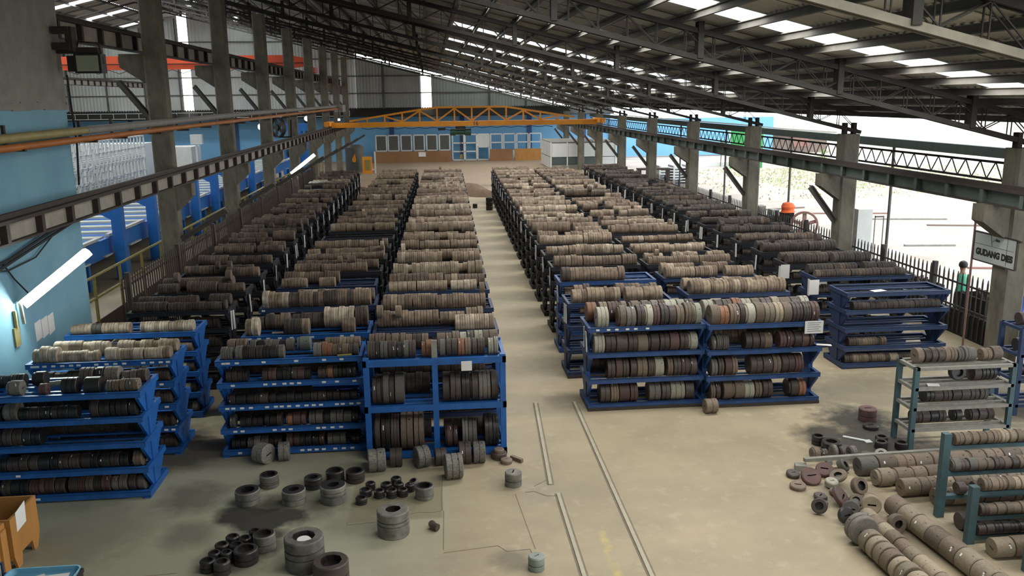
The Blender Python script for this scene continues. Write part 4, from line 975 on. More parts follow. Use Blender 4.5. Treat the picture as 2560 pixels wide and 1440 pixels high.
m = MB(); m.box(-.02, -.08, -.16, .42, .18, .16); m.box(-.14, -.06, -.13, -.02, .14, .13); m.build('housing', MT['black'], fl_)
m = MB(); m.box(.02, -.086, -.13, .38, -.079, .13); m.build('glass', MT['lampglass'], fl_)
m = MB(); m.tube([(-.02, .05, .2), (.05, .02, .36), (.38, .02, .34), (.42, .05, .0)], .018, 6); m.box(-.3, -.02, .17, .36, .14, .27); m.box(-.28, -.2, .48, -.02, -.08, .60); m.box(-.28, -.2, .22, -.02, -.08, .34); m.box(-.09, -.16, .2, .02, .05, .6); m.build('bracket', MT['beamdark'], fl_)
m = MB(); m.tube([(-6.24, 15.95, 5.5), (-6.235, 15.96, 5.0), (-6.22, 15.97, 4.3), (-6.26, 15.95, 3.6)], .018, 6); m.build('lamp_cable', MT['rubber'], kind='structure')
for j, pts in enumerate([[(-6.26, 11.6, 2.72), (-6.22, 13.0, 2.78), (-6.2, 14.4, 2.98), (-6.22, 15.7, 3.05)], [(-6.27, 11.6, 2.80), (-6.25, 12.6, 2.66), (-6.2, 14.0, 2.86), (-6.22, 15.5, 3.02)], [(-6.27, 12.9, 2.76), (-6.27, 13.2, 2.45), (-6.2, 13.4, 2.2)], [(-6.28, 12.3, 2.74), (-6.25, 13.0, 2.62), (-6.24, 13.9, 2.66), (-6.24, 14.6, 2.9)]]):
    m = MB(); m.tube(pts, .022 if j < 2 else .012, 6); m.build('wall_cable', MT['rubber'], kind='structure')
for i, (x, y, z) in enumerate([(-8.0, 42.6, 3.88), (-8.0, 58.3, 3.94)]):
    t = thing('pendant_lamp', ['glowing white pendant bulb before the left columns', 'smaller glowing pendant bulb further along the left columns'][i], 'lamp', (x, y, z))
    m = MB(); m.lathe([(-.2, 0), (-.19, .08), (-.1, .16), (.02, .15), (.12, .07), (.14, 0)], 14, Matrix.Rotation(.7, 4, 'Y'), 'Z'); m.build('bulb', MT['bulb'], t)
    m = MB(); m.tube([(0, 0, .12), (0, 0, roof_z(-8.0)-z+.01)], .016, 6); m.lathe([(.1, 0), (.1, .07), (.22, .07), (.22, 0)], 10, axis='Z'); m.build('socket', MT['steel'], t)
t = thing('pendant_lamp', 'tiny warm bulb hanging beside the yellow crane end', 'lamp', (-5.25, 51.4, 3.95)); m = MB(); m.lathe([(-.08, 0), (-.06, .07), (.05, .06), (.1, 0)], 10, axis='Z'); m.build('bulb', MT['bulbwarm'], t)
m = MB(); m.tube([(0, 0, .08), (0, 0, .5)], .02, 6); m.build('cord', MT['rubber'], t)

# ------------------------------------------------------------------ sign on the first column
sg = thing('sign_board', 'white GUDANG DIES sign board fixed to the nearest concrete column', 'sign', (10.405, 14.80, 2.14), rotz=-PI/2)
S = MB(); S.box(-.60, -.012, -.27, .60, .012, .27); b = S.build('board', MT['signwhite'], sg)
m = MB()
for z in (-.272, .272): m.box(-.61, -.02, z-.012, .61, .02, z+.012)
for x in (-.606, .606): m.box(x-.012, -.02, -.27, x+.012, .02, .27)
m.box(.60, -.02, .24, .70, .02, .275); m.build('frame', MT['beamdark'], sg)
m = MB(); m.box(-.58, -.0145, .048, .54, -.0125, .054); m.build('divider_line', MT['ink'], sg)
def lettering(body, size, x, z, par, shear=0, bold=.006): text_mesh('lettering', body, size, (x, -.0135, z), par, .001, shear, bold)
lettering('GUDANG DIES', .16, .0, -.15, sg, 0, .011); lettering('Alca', .075, .06, .165, sg, .35, .004); lettering('. . . .', .04, .1, .09, sg, 0, .001)
m = MB(); m.bar((-.12, -.014, .27), (-.07, -.014, .06), .008, .004); m.bar((-.07, -.014, .13), (-.02, -.014, .2), .005, .004); m.bar((.36, -.014, .26), (.35, -.014, .0), .006, .004); m.bar((.35, -.014, .0), (.36, -.014, -.24), .006, .004); m.build('crack_lines', MT['ink'], sg)
for z in (.18, -.18): m = MB(); m.box(-.1, .012, z-.03, .3, .035, z+.03); m.build('bracket', MT['beamdark'], sg)
m = MB(); m.tube([(10.42, 15.47, 0), (10.42, 15.47, 2.95)], .022, 8); tag(m.build('sign_pole', MT['pinkwheel']), 'thin rusty pole standing beside the sign board', 'pole')

# ------------------------------------------------------------------ crate, bin and clutter at the lower left
def plank_box(x0, y0, x1, y1, z0, z1, mt): return MB().box(x0, y0, z0, x1, y1, z1)
ct = thing('wooden_crate', 'open orange plywood crate with a white paper on its side', 'crate', (-4.68, 9.0, 0))
H = .60
m = MB(); m.prism([(.0, .16), (.0, H), (.62, H), (.62, .16), (.53, .0), (.45, .0), (.42, .14), (.18, .14), (.15, .0), (.05, .0)], 'X', -.03, 0)
m.build('side_panel', MT['wood'], ct)
plank_box(-1.2, .595, -.03, .62, .12, H, 0).build('back_panel', MT['wood'], ct); plank_box(-1.2, 0, -.03, .025, .12, H, 0).build('front_panel', MT['wood'], ct); plank_box(-1.23, 0, -1.2, .62, .0, H, 0).build('side_panel', MT['wood'], ct); plank_box(-1.2, .025, -.03, .595, .12, .15, 0).build('bottom', MT['wood'], ct)
m = MB(); m.prism([(.12, .40), (.34, .42), (.36, .66), (.13, .62)], 'X', .0005, .004); m.build('paper', MT['paper'], ct)
c2 = thing('wooden_crate', 'orange plywood crate in front, cut off by the frame edge', 'crate', (-4.72, 8.3, 0))
plank_box(-.03, 0, 0, .66, .0, .60, 0).build('side_panel', MT['wood'], c2); plank_box(-1.2, .63, -.03, .66, .05, .60, 0).build('back_panel', MT['wood'], c2); plank_box(-1.2, 0, -.03, .03, .05, .60, 0).build('front_panel', MT['wood'], c2)
m = MB(); m.box(.001, .5, .02, .03, .62, .55); m.build('corner_batten', MT['wood'], c2)
tb = thing('work_table', 'low table under the blue tray at the frame corner', 'table', (-4.1, 7.25, 0))
plank_box(-.6, -.3, .69, .47, .66, .70, 0).build('table_top', MT['steel'], tb)
for x in (-.55, .62):
    for y in (-.26, .44): plank_box(x, y, x+.05, y+.05, 0, .66, 0).build('leg', MT['steel'], tb)
bn = thing('plastic_tray', 'light blue plastic tray holding white papers', 'tray', (-3.72, 7.48, .70))
W_, D_ = .66, .40
m = MB(); outer = []
def rr(w, d, r, n=5):
    p = []
    for cx, cy, a0 in ((w/2-r, d/2-r, 0), (-w/2+r, d/2-r, 90), (-w/2+r, -d/2+r, 180), (w/2-r, -d/2+r, 270)):
        for k in range(n+1): t = math.radians(a0+90*k/n); p.append((cx+r*math.cos(t), cy+r*math.sin(t)))
    return p
rings = [([(x, y, 0) for x, y in rr(W_*.9, D_*.9, .05)]), ([(x, y, .06) for x, y in rr(W_, D_, .07)]), ([(x, y, .06) for x, y in rr(W_-.03, D_-.03, .06)]), ([(x, y, .012) for x, y in rr(W_*.88, D_*.88, .045)])]
n = len(rings[0]); vs = [v for r in rings for v in r]
m.add(vs, [(i*n+k, i*n+(k+1) % n, (i+1)*n+(k+1) % n, (i+1)*n+k) for i in range(3) for k in range(n)]+[tuple(range(n))[::-1], tuple(range(3*n, 4*n))], False); m.build('shell', MT['tray'], bn)
for i, (x, y, r_) in enumerate([(-3.78, 7.50, .5), (-3.66, 7.46, -.2), (-3.58, 7.50, .15)]):
    m = MB(); m.box(-.11, -.08, 0, .11, .08, .004); o = m.build('paper_sheet', MT['paper'], None, (x, y, .716+i*.005)); o.rotation_euler = (0, 0, r_)
    tag(o, ['white paper at left in the blue tray', 'white paper in the middle of the blue tray', 'white paper at right in the blue tray'][i], 'paper', 'papers in the blue tray')
m = MB(); m.box(-.2, -.012, 0, .2, .012, .16); bd = thing('notice_board', 'small white board with dark frame standing at the frame corner', 'board', (-4.28, 7.62, .70)); m.build('frame', MT['bluedk'], bd)
m = MB(); m.box(-.185, -.016, .0, .185, -.0125, .145); m.build('face', MT['paper'], bd)
# loose papers around the racks
def sheet_of(x, y, z, w_, d_, rz, label, tilt=0):
    m = MB(); m.prism([(-w_/2, -d_/2), (w_/2, -d_/2*.8), (w_/2*.9, d_/2), (-w_/2*.95, d_/2*.9)], 'Z', 0, .004); o = m.build('paper_sheet', MT['paper'], None, (x, y, z)); o.rotation_euler = (tilt, 0, rz); tag(o, label, 'paper')
sheet_of(8.15, 14.72, 1.456, .28, .16, .2, 'white paper lying on the top tray of the fence-side blue rack')
m = MB(); m.box(5.96, 12.925, 1.21, 6.27, 12.93, 1.42); m.box(5.96, 12.93, 1.21, 6.27, 12.945, 1.24) if False else None
tag(m.build('notice', MT['paper']), 'white notice sheet hung on the corner of the four-tray rack', 'notice')
m = MB()
for i in range(5): m.box(6.0, 12.9235, 1.385-i*.035, 6.23-.03*(i % 2), 12.925, 1.392-i*.035)
m.build('print_lines', MT['rubber'], bpy.data.objects['notice'])
m = MB(); m.prism([(7.36, 1.18), (7.36, 1.45), (7.37, 1.45)], 'Y', 0, .001) if False else None
for i, (x, y, z) in enumerate([(7.35, 15.95, 1.35), (7.36, 17.4, 1.38)]):
    m = MB(); m.box(-.06, -.004, -.22, .14, .0, .08); tag(m.build('hanging_sheet', MT['paper'], None, (x+.09, y-.02, z)), ['large white sheet hanging on the rack corner behind the nearly empty rack', 'white sheet hanging on the second fence-side rack corner'][i], 'paper')
sheet_of(6.34, 13.0, .985, .24, .10, -.4, 'white folded paper sticking out at the end of the second tray', .0)
m = MB(); m.tube([(-.94, 11.82-.12, 1.47), (-1.6, 12.0, 1.456)], .004, 4) if False else None
m = MB(); m.bar((-1.42, 11.9, 1.456), (-1.22, 11.93, 1.456), .05, .012); tag(m.build('yellow_strip', MT['yellow']), 'yellow plastic strip on the top tray of the five-tray rack', 'strip')
# ------------------------------------------------------------------ left hall: run-out table, profile baskets, stockwork
ro = thing('runout_table', 'long blue run-out table with pale slats behind the yellow guard rail', 'table', (-9.46, 17.5, 0))
me = MB().box(-4.6, -.17, 1.22, 0, .17, 1.28).mesh('slat', MT['slat'])
for i in range(34): put('slat', me, ro, (0, .4+i*1.22, 0))
for x, z0 in ((0.0, .72), (-4.75, .72)): m = MB(); m.box(x, 0, z0, x+.14, 42, 1.24); m.build('side_beam', MT['machineblue'], ro)
m = MB()
for y0 in range(0, 42, 4): m.box(.0, y0, 1.25, .12, y0+3.2, 1.33)
m.build('roller_guide', MT['alu'], ro)
m = MB(); m.box(-4.6, 0, .86, 0, 42, .92); m.build('lower_deck', MT['machineblue'], ro)
for i in range(14): [MB().box(xx, i*3.1, 0, xx+.14, i*3.1+.14, .72).build('leg', MT['machineblue'], ro) for xx in (0, -4.75)]
for i in range(19): MB().box(.141, 1+i*2.1, .76, .22, 2+i*2.1, .80).build('guide_bar', MT['alu'], ro)
PY = [(-9.05, 25.5), (-9.05, 28.6), (-9.05, 33.8), (-9.05, 36.9), (-9.05, 39.4), (-9.05, 44.6), (-9.05, 50)]
pm = MB(); pm.box(-.15, -.13, 0, .15, .13, 2.15)
pm.prism([(-.15, 1.75), (-.15, 2.15), (-.95, 2.15), (-.95, 2.05), (-.55, 1.98), (-.25, 1.8)], 'Y', -.10, .10); pm = pm.mesh('post', MT['machineblue'])
cap = MB().box(-1.0, -.14, 2.15, .2, .14, 2.19).mesh('cap_plate', MT['alu'])
for i, (x, y) in enumerate(PY):
    t = thing('gantry_post', f'bright blue curved-arm gantry post, {ORD[i]} from the wall corner beyond the guard rail', 'post', (x+.95 if False else x, y, 0), 'blue gantry posts')
    put('column', pm, t); put('cap_plate', cap, t)
# --- white profile baskets
def basket(x, y, z, L, D, H, label, dense=1.0):
    t = thing('profile_basket', label, 'basket', (x, y, z), 'white profile baskets in the left hall', PI/2)
    me = MB()
    for yy in (0, D):
        f = MB()
        for zz in (0.03, H*.5, H-.03): f.box(0, yy-.03, zz-.03, L, yy+.03, zz+.03)
        n = int(L/.55*dense)
        for i in range(n+1): xx = L*i/n; f.box(xx-.03, yy-.03, 0, xx+.03, yy+.03, H)
        f.build('side_frame', MT['white'], t)
        f = MB()
        for i in range(0, n, 2): f.bar((L*i/n, yy, .05), (L*(i+1)/n, yy, H-.05), .05, .05)
        f.build('brace_bars', MT['white'], t)
    for xx in (0, L):
        f = MB()
        for zz in (.03, H-.03): f.box(xx-.03, 0, zz-.03, xx+.03, D, zz+.03)
        f.build('end_frame', MT['white'], t)
    f = MB()
    for i in range(7): f.box(.05, .1+(D-.2)*i/7, .06, L-.05, .1+(D-.2)*i/7+.07, .14+.05*(i % 3))
    f.build('load', MT['alu'], t); return t
bl_ = ['beside the wall corner', 'above the run-out table', 'in the second rank', 'furthest back in the left hall']
for i, (x, y, L) in enumerate([(-14.5, 32.2, 6.4), (-14.5, 39.0, 6.6), (-16.4, 36.0, 6.4)]):
    for lv in range(3):
        basket(x, y, .02+lv*1.15, L, 1.5, 1.12, f'white welded profile basket, {["lowest","middle","uppermost"][lv]} of the {["first","second","third"][i]} stack beyond the run-out table', 1+.2*i)
wh = thing('machine_hood', 'long white machine hood under the blue far wall of left hall', 'machine', (-18.9, 55, 0))
m = MB(); m.prism([(0, 1.15), (0, 2.0), (.5, 2.35), (4.2, 2.35), (4.2, 1.15)], 'Y', 0, 2.2); m.build('hood', MT['white'], wh)
for x in (.2, 2.1, 3.9): [MB().box(x, yy, 0, x+.15, yy+.15, 1.15).build('leg', MT['white'], wh) for yy in (.1, 1.9)]
m = MB(); m.box(4.2, -.05, 2.5, 4.9, .3, 3.1); m.box(4.45, .05, 0, 4.55, .2, 2.5); m.build('control_box', MT['white'], wh)
ww = thing('white_block', 'white rectangular oven block with doors far back in the left hall', 'machine', (-21.5, 48, 0))
MB().box(0, 0, 0, 6.2, 2.0, 2.9).build('body', MT['whiteoffice'], ww)
for x in (.4, 2.4, 4.4): MB().box(x, -.04, .3, x+1.6, 0, 2.5).build('door', MT['alu'], ww)
pr = thing('press_machine', 'dark blue-grey pump unit showing between the left columns', 'machine', (-9.4, 61.5, 0))
m = MB(); m.box(-.9, 0, 0, 1.0, 1.6, 2.4); m.box(-.3, -.2, 2.4, .5, .8, 3.0); m.box(-.7, 0, 3.0, .9, .9, 3.5); m.build('body', MT['machineblue'], pr)
m = MB(); m.lathe([(-.3, 0), (-.3, .45), (.3, .45), (.3, 0)], 16, Matrix.Translation((-.2, -.3, 1.7))); m.build('motor', MT['green'], pr)
fn = thing('fan', 'black round industrial fan on the runway beam by left columns', 'fan', (-6.35, 37.2, 3.955))
m = MB(); m.lathe([(-.1, .38), (-.1, .42), (.1, .42), (.1, .38), (-.1, .38)], 18, axis='X', M=Matrix.Rotation(.9, 4, 'Z')); m.build('shroud', MT['black'], fn)
m = MB(); m.lathe([(-.08, 0), (-.08, .12), (.08, .12), (.08, 0)], 12, axis='X', M=Matrix.Rotation(.9, 4, 'Z'))
for k in range(5): m.prism([(.1, -.04), (.36, -.1), (.36, .06), (.1, .04)], 'X', -.01, .01) if False else m.bar((math.sin(.9)*0, 0, 0), (-.36*math.cos(k*1.257)*math.sin(.9), .36*math.cos(k*1.257)*math.cos(.9), .36*math.sin(k*1.257)), .02, .14)
m.build('blades', MT['black'], fn)
m = MB(); m.bar((0, 0, -.4), (.55, .1, -.4), .06, .06); m.bar((.0, 0, -.42), (.0, 0, -.35), .06, .06); m.bar((.52, .1, -.4), (.52, .3, .3), .05, .05); m.build('bracket', MT['steel'], fn)

# ------------------------------------------------------------------ far end of the die store
def frame_unit(x, y, z, W_, H_, cols, rows, mt, label, filled=(), group='window frames leaning at the far wall'):
    t = thing('window_frame', label, 'frame', (x, y, z), group); m = MB(); k = .05
    for i in range(cols+1): xx = W_*i/cols; m.box(xx-k, 0, 0, xx+k, .06, H_)
    for j in range(rows+1): zz = H_*j/rows; m.box(0, 0, zz-k, W_, .06, zz+k)
    m.build('frame', MT[mt], t)
    for i in range(cols):
        for j in range(rows):
            if filled == 'all' or (i, j) in filled: MB().box(W_*i/cols+k, .02, H_*j/rows+k, W_*(i+1)/cols-k, .04, H_*(j+1)/rows-k).build('pane', MT['whiteoffice' if filled != 'all' else 'tank'], t)
    return t
for i, x in enumerate([-4.45, -3.45, -2.4, -1.35, -.3, .75]): frame_unit(x, 72.0, .93, .85, 1.25, 1, 1, 'alu', f'grey-paned aluminium frame, {ORD[i]} from the tank at the far wall', 'all')
for i, (x, f) in enumerate([(3.05, ()), (4.1, ()), (5.15, ((0, 1),)), (6.3, ()), (7.4, ((0, 0),)), (8.5, ()), (9.6, ())]):
    if i > 2: x -= .05
    frame_unit(x-1.2, 72.6, .05, .95, 2.1, 1, 3 if i != 2 else 2, 'white', f'white cabinet frame, {ORD[i]} of the open white frames at the far wall', f)
for i, (x0, x1, z1, mt) in enumerate([(-4.6, 1.7, .92, 'cardboard'), (4.9, 6.8, .95, 'cardboard'), (7.0, 9.4, .95, 'wood')]):
    m = MB(); m.box(x0, 71.5, 0, x1, 72.3 if x0 < 0 else 71.75, z1 if x0 > 0 else .875); tag(m.build('board_stack', MT[mt]), ['long brown board wall under the grey-paned frames', 'brown board beside the open white frames', 'orange board pile beside the white office'][i], 'board', 'boards before the far wall')
m = MB(); m.box(-1.0, 71.45, .45, -.4, 71.499, .82); tag(m.build('notice', MT['paper']), 'small white notice on the long brown board', 'notice')
tk = thing('storage_tank', 'dark grey round tank with a yellow flame emblem by the far columns', 'tank', (-5.45, 63, 0))
m = MB(); m.lathe([(0, 0), (0, .68), (1.75, .68), (1.92, .5), (1.95, 0)], 24, axis='Z'); m.build('shell', MT['tank'], tk)
m = MB(); m.prism([(-.1, .75), (.1, .72), (.14, .9), (.1, 1.15), (.06, 1.35), (.02, 1.2), (-.1, 1.05), (-.14, .9)], 'Y', -.72, -.66); m.build('flame_emblem', MT['yellowbright'] if 'yellowbright' in MT else MT['crane'], tk)
yb = thing('yellow_machine', 'bright yellow hoist box standing beside the grey tank', 'machine', (-4.75, 61.2, 0))
m = MB(); m.box(-.05, 0, 0, .6, .5, 1.15); m.build('body', MT['crane'], yb)
m = MB(); m.box(.15, -.05, .25, .5, 0, .95); m.build('door', MT['yellow'], yb); m = MB(); m.box(.78, .2, 0, .88, .3, 1.5); m.box(.6, .2, .2, .8, .3, .3); m.build('pole', MT['white'], yb)
of = thing('office_cabin', 'white panelled office cabin with glass lower windows at the far right', 'cabin', (8.6, 61.5, 0))
OW, OD, OH = 4.7, 5.5, 1.95
MB().box(0, 0, OH-.06, OW, OD, OH).build('roof', MT['rooftop'], of)
for i in range(4): MB().box(.06+i*OW/4, -.02, .88, (i+1)*OW/4-.04, .04, OH-.1).build('panel', MT['whiteoffice'], of)
for i in range(3): MB().box(.06+i*OW/4, .0, .35, (i+1)*OW/4-.04, .03, .84).build('window_pane', MT['glass'], of)
MB().box(.06+3*OW/4, -.02, .02, OW-.04, .04, .84).build('door', MT['whiteoffice'], of)
for i in range(5): MB().box(i*OW/4-.04, -.06, 0, i*OW/4+.04, .04, OH-.03).build('mullion', MT['white'], of)
MB().box(.06, -.02, .0, 3*OW/4, .04, .32).build('plinth', MT['tealtop'], of)
for i in range(3): MB().box(-.04, .1+i*OD/3, .9, .03, (i+1)*OD/3-.05, OH-.08).build('panel', MT['whiteoffice'], of)
for i in range(6): MB().box(-.03, .1+i*OD/6, .05, .03, (i+1)*OD/6-.08, .85).build('side_slat', MT['white'], of)
MB().box(OW-.04, 0, 0, OW, OD, OH-.06).build('side_wall', MT['whiteoffice'], of); MB().box(0, OD-.04, 0, OW, OD, OH-.06).build('rear_wall', MT['whiteoffice'], of)
m = MB(); m.bar((OW+.45, -.3, .75), (OW-.1, -.2, 2.05), .12, .06); tag(m.build('leaning_channel', MT['alu'], None, (8.6, 61.4, 0)), 'pale channel leaning over the office cabin corner', 'channel')
m = MB()
rr2 = random.Random(5)
vs = [(0, 0, .5)]; fs = []; N_ = 28
for ring, (rad, hh) in enumerate(((.5, .38), (.9, .18), (1.3, -.02))):
    for k in range(N_): a = 2*PI*k/N_; q = rad*rr2.uniform(.85, 1.15); vs.append((q*math.cos(a), q*.9*math.sin(a), hh+rr2.uniform(-.05, .05) if hh > 0 else hh))
for k in range(N_): fs.append((0, 1+k, 1+(k+1) % N_))
for r_ in range(2):
    for k in range(N_): a, b = 1+r_*N_, 1+(r_+1)*N_; fs.append((a+k, b+k, b+(k+1) % N_, a+(k+1) % N_))
m.add(vs, fs, True); SAND = mat('brown_sand', (.20, .135, .09), (.13, .09, .06), 6., .95, bump=.4)
tag(m.build('sand_heap', SAND, None, (2.0, 47.5, 0)), 'brown heap of sand blocking the far end of the aisle', 'sand')
tag(put('sand_heap', bpy.data.objects['sand_heap'].data, None, (2.75, 45.3, 0), (0, 0, 1.), (.55, .9, .7)), 'smaller brown sand heap against the aisle racks', 'sand')
puck('hollow_die', 'single dark die standing in the aisle far from the open floor', 'die', 2.0, 40.2, .11, .22, 'cup', .05, KM)
for i in range(3): puck('hollow_die', f'black die stacked at the aisle rack ends far back, {["lowest","middle","topmost"][i]} one', 'die', 2.62, 39.3, .16, .2, 'cup', .05, KM, None, i*.2)

# ------------------------------------------------------------------ yard beyond the open side
oc = struct('trim_outer_canopy')
MB().box(12.22, 14, 3.62, 12.38, 66, 3.84).build('gutter_beam', MT['beamgreen'], oc)
for z, r_ in ((3.52, .03), (3.14, .03)): m = MB(); m.tube([(12.3, 14, z), (12.3, 66, z)], r_, 6); m.build('lattice_chord', MT['steel'], oc)
m = MB(); y = 14.0; i = 0
while y < 65: m.bar((12.3, y, 3.14 if i % 2 else 3.52), (12.3, y+.27, 3.52 if i % 2 else 3.14), .02, .02); y += .27; i += 1
m.build('lattice_bars', MT['steel'], oc, kind='stuff')
for z in (2.98, 2.82): m = MB(); m.tube([(12.3, 12, z), (12.3, 66, z)], .022, 6); m.build('pipe_rail', MT['steel'], oc)
for y in [15.4+6.6*k for k in range(8)]: m = MB(); m.tube([(12.3, y, -.06), (12.3, y, 3.7)], .04, 8); m.build('canopy_post', MT['purlin'], oc)
m = MB(); m.tube([(12.3, 22.0, 2.75), (12.3, 15.4, 2.55)], .03, 6); m.build('cross_pipe', MT['purlin'], oc)
m = MB()
for i in range(70): m.add([(11.9, 14+i*.75, 3.95), (14.6, 14+i*.75, 3.65), (14.6, 14.75+i*.75, 3.65), (11.9, 14.75+i*.75, 3.95)], [(0, 1, 2, 3)]) if i > 24 else None
m.build('canopy_sheet', MT['roof'], oc)
def block(name, x0, y0, x1, y1, z1, mt, label, cat, extra=None):
    t = thing(name, label, cat, (x0, y0, -.06)); MB().box(0, 0, 0, x1-x0, y1-y0, z1).build('body', MT[mt], t)
    return t
b = block('brown_house', 24.5, 76, 36, 84, 1.7, 'brownhouse', 'low brown building across the yard behind the green sheet wall', 'building')
m = MB(); m.prism([(-.6, 1.7), (12.1, 1.7), (12.1, 1.8), (5.8, 2.3), (-.6, 1.8)], 'Y', -.6, 8.6); m.build('roof', MT['rooftop'], b)
for x in (1, 4.5, 8): m = MB(); m.box(x, -.06, .5, x+1.8, 0, 1.4); m.build('window', MT['pinkwheel'], b)
gw = thing('sheet_wall', 'bright green corrugated sheet wall across the yard', 'wall panel', (21.3, 60, -.06))
m = MB(); n = 40; vs = []; fs = []
for i in range(n+1):
    x = 2.4*i/n; y = .04*(i % 2); vs += [(x, y, 0), (x, y, 2.9)]
    if i: fs.append((2*i-2, 2*i, 2*i+1, 2*i-1))
m.add(vs, fs); m.build('sheet', MT['yardgreen'], gw)
for x in (0, 1.2, 2.4): m = MB(); m.box(x-.05, .05, 0, x+.05, .15, 2.9); m.build('post', MT['white'], gw)
pw = put('kerb', MB().box(16, 62, -.06, 60, 63.2, .25).mesh('kerb', MT['white']), kind='structure')
g = MB(); rg = random.Random(12)
for i in range(5200):
    x, y = rg.uniform(19.5, 34), rg.uniform(45, 59)
    if not 60.4 > y > 0 or rg.random() < .35: x, y = rg.uniform(15.6, 40), rg.uniform(41, 59)
    if abs(x-22.3)+abs(y-47.5) < 1: continue
    h = rg.uniform(.0, .09); a = rg.uniform(0, PI); dx, dy = .05*math.cos(a), .05*math.sin(a)
    g.add([(x-dx, y-dy, -.06), (x+dx, y+dy, -.06), (x+rg.uniform(-.08, .08), y+rg.uniform(-.08, .08), h)], [(0, 1, 2)])
tag(g.build('grass', MT['grass'], kind='stuff'), 'patchy sunlit grass tufts growing over the open yard', 'grass')
def shrub(x, y, h, label, seed):
    t = thing('leafy_shrub', label, 'plant', (x, y, -.06), 'young trees in the yard'); r_ = random.Random(seed)
    m = MB(); m.tube([(0, 0, 0), (.03, 0, h*.5), (0, .04, h*.95)], .035, 6); m.build('stem', MT['brownhouse'], t)
    m = MB()
    for i in range(70):
        a = r_.uniform(0, 2*PI); el = r_.uniform(-.3, 1.2); L = r_.uniform(.35, .6)*h*.5; z = h*r_.uniform(.45, 1.0)
        d = Vector((math.cos(a)*math.cos(el), math.sin(a)*math.cos(el), math.sin(el))); s_ = Vector((-math.sin(a), math.cos(a), 0))*L*.14; o = Vector((0, 0, z))
        m.add([o, o+d*L*.5+s_, o+d*L-Vector((0, 0, L*.2)), o+d*L*.5-s_], [(0, 1, 2, 3)])
    m.build('leaves', MT['leaf'], t, kind='stuff'); return t
shrub(21.3, 62.0, 1.9, 'pale leafy young tree at left of the two before the brown house', 1); shrub(23.3, 62.4, 1.9, 'pale leafy young tree at right of the two before the brown house', 2)
shrub(22.3, 47.5, 1.8, 'broad-leaved shrub standing alone in front of the green sheet wall', 3)
# machine with the big flywheel
fm = thing('press_machine', 'old press machine with a faded red flywheel and orange cloth on top', 'machine', (12.0, 27.3, -.06))
m = MB(); m.box(-.65, -.3, 0, .55, .6, .62); m.box(-.55, -.1, .62, -.1, .4, 1.12); m.box(-.42, -.05, 1.12, -.05, .3, 1.25); m.box(-.9, .0, .62, -.62, .4, 1.15); m.build('body', MT['steel'], fm)
def wheel(parent, x, y, z, r, yaw, mt):
    M = Matrix.Translation((x, y, z)) @ Matrix.Rotation(yaw, 4, 'Z')
    m = MB(); m.lathe([(-.07, r*.84), (-.07, r), (.07, r), (.07, r*.84), (-.07, r*.84)], 30, M); m.build('rim', MT[mt], parent)
    m = MB(); m.lathe([(-.05, 0), (-.05, r*.32), (.05, r*.32), (.05, 0)], 18, M)
    for k in range(5):
        a = k*1.2566+.3; c, d = math.cos(a), math.sin(a); m.bar(M @ Vector((0, r*.28*c, r*.28*d)), M @ Vector((0, r*.86*c, r*.86*d)), .06, .11)
    m.build('spokes', MT[mt], parent)
wheel(fm, .12, -.48, .92, .44, 1.15, 'pinkwheel')
m = MB(); m.lathe([(-.3, 0), (-.3, .12), (.25, .12), (.25, 0)], 14, Matrix.Translation((-.25, .1, 1.05)) @ Matrix.Rotation(1.2, 4, 'Z')); m.build('shaft', MT['steel'], fm)
m = MB(); rc2 = random.Random(8); n = 14; lv = [(.23, 1.26), (.19, 1.34), (.22, 1.44), (.16, 1.56), (.03, 1.60)]
for (r0, z0), (r1, z1) in zip(lv, lv[1:]):
    m.add([(-.24+r0*(1+.3*math.sin(5*k))*math.cos(2*PI*k/n), .12+r0*math.sin(2*PI*k/n), z0) for k in range(n)]+[(-.24+r1*(1+.25*math.sin(5*k))*math.cos(2*PI*k/n), .12+r1*math.sin(2*PI*k/n), z1) for k in range(n)], [(k, (k+1) % n, n+(k+1) % n, n+k) for k in range(n)], True)
m.build('cloth', MT['cloth'], fm)
f2 = thing('press_machine', 'second old machine with a dark spoked wheel left of the red flywheel', 'machine', (11.55, 29.3, -.06))
m = MB(); m.box(-.2, -.2, 0, .8, .5, .75); m.box(-.05, -.1, .75, .2, .3, 1.25); m.box(.45, -.1, .75, .7, .3, 1.1); m.build('body', MT['tealtop'], f2)
wheel(f2, -.32, -.2, .98, .34, .5, 'rustbar')
cb = thing('control_cabinet', 'white steel cabinet with open door in the sun beyond the fence', 'cabinet', (11.75, 22.6, -.06))
MB().box(0, 0, 0, .42, .4, 1.95).build('body', MT['white'], cb); m = MB(); m.prism([(-.02, 0), (-.32, -.14), (-.34, -.11), (-.02, .03)], 'Z', .5, 1.95); m.build('door', MT['rustbar'], cb)
m = MB(); m.box(.55, .1, .3, .57, .12, 1.75); m.box(.8, .1, .3, .82, .12, 1.7); m.box(.55, .1, 1.7, .82, .12, 1.74); m.build('stand', MT['purlin'], cb)
dr = thing('cable_drum', 'round dark drum wheel leaning behind the picket fence', 'drum', (11.45, 19.6, .36)); m = MB(); m.lathe([(-.05, 0), (-.05, .42), (.05, .42), (.05, 0)], 24, Matrix.Rotation(.9, 4, 'Z')); m.build('disc', MT['rustbar'], dr)
m = MB(); m.lathe([(-.06, .36), (-.06, .43), (.06, .43), (.06, .36), (-.06, .36)], 24, Matrix.Rotation(.9, 4, 'Z')); m.build('rim', MT['purlin'], dr)
bx = thing('white_bin', 'white box bin standing at the second column foot', 'bin', (10.05, 21.3, 0)); MB().box(-.15, -.2, 0, .2, .2, 1.02).build('body', MT['white'], bx); MB().box(-.32, -.22, 1.02, .22, .22, 1.06).build('lid', MT['alu'], bx)
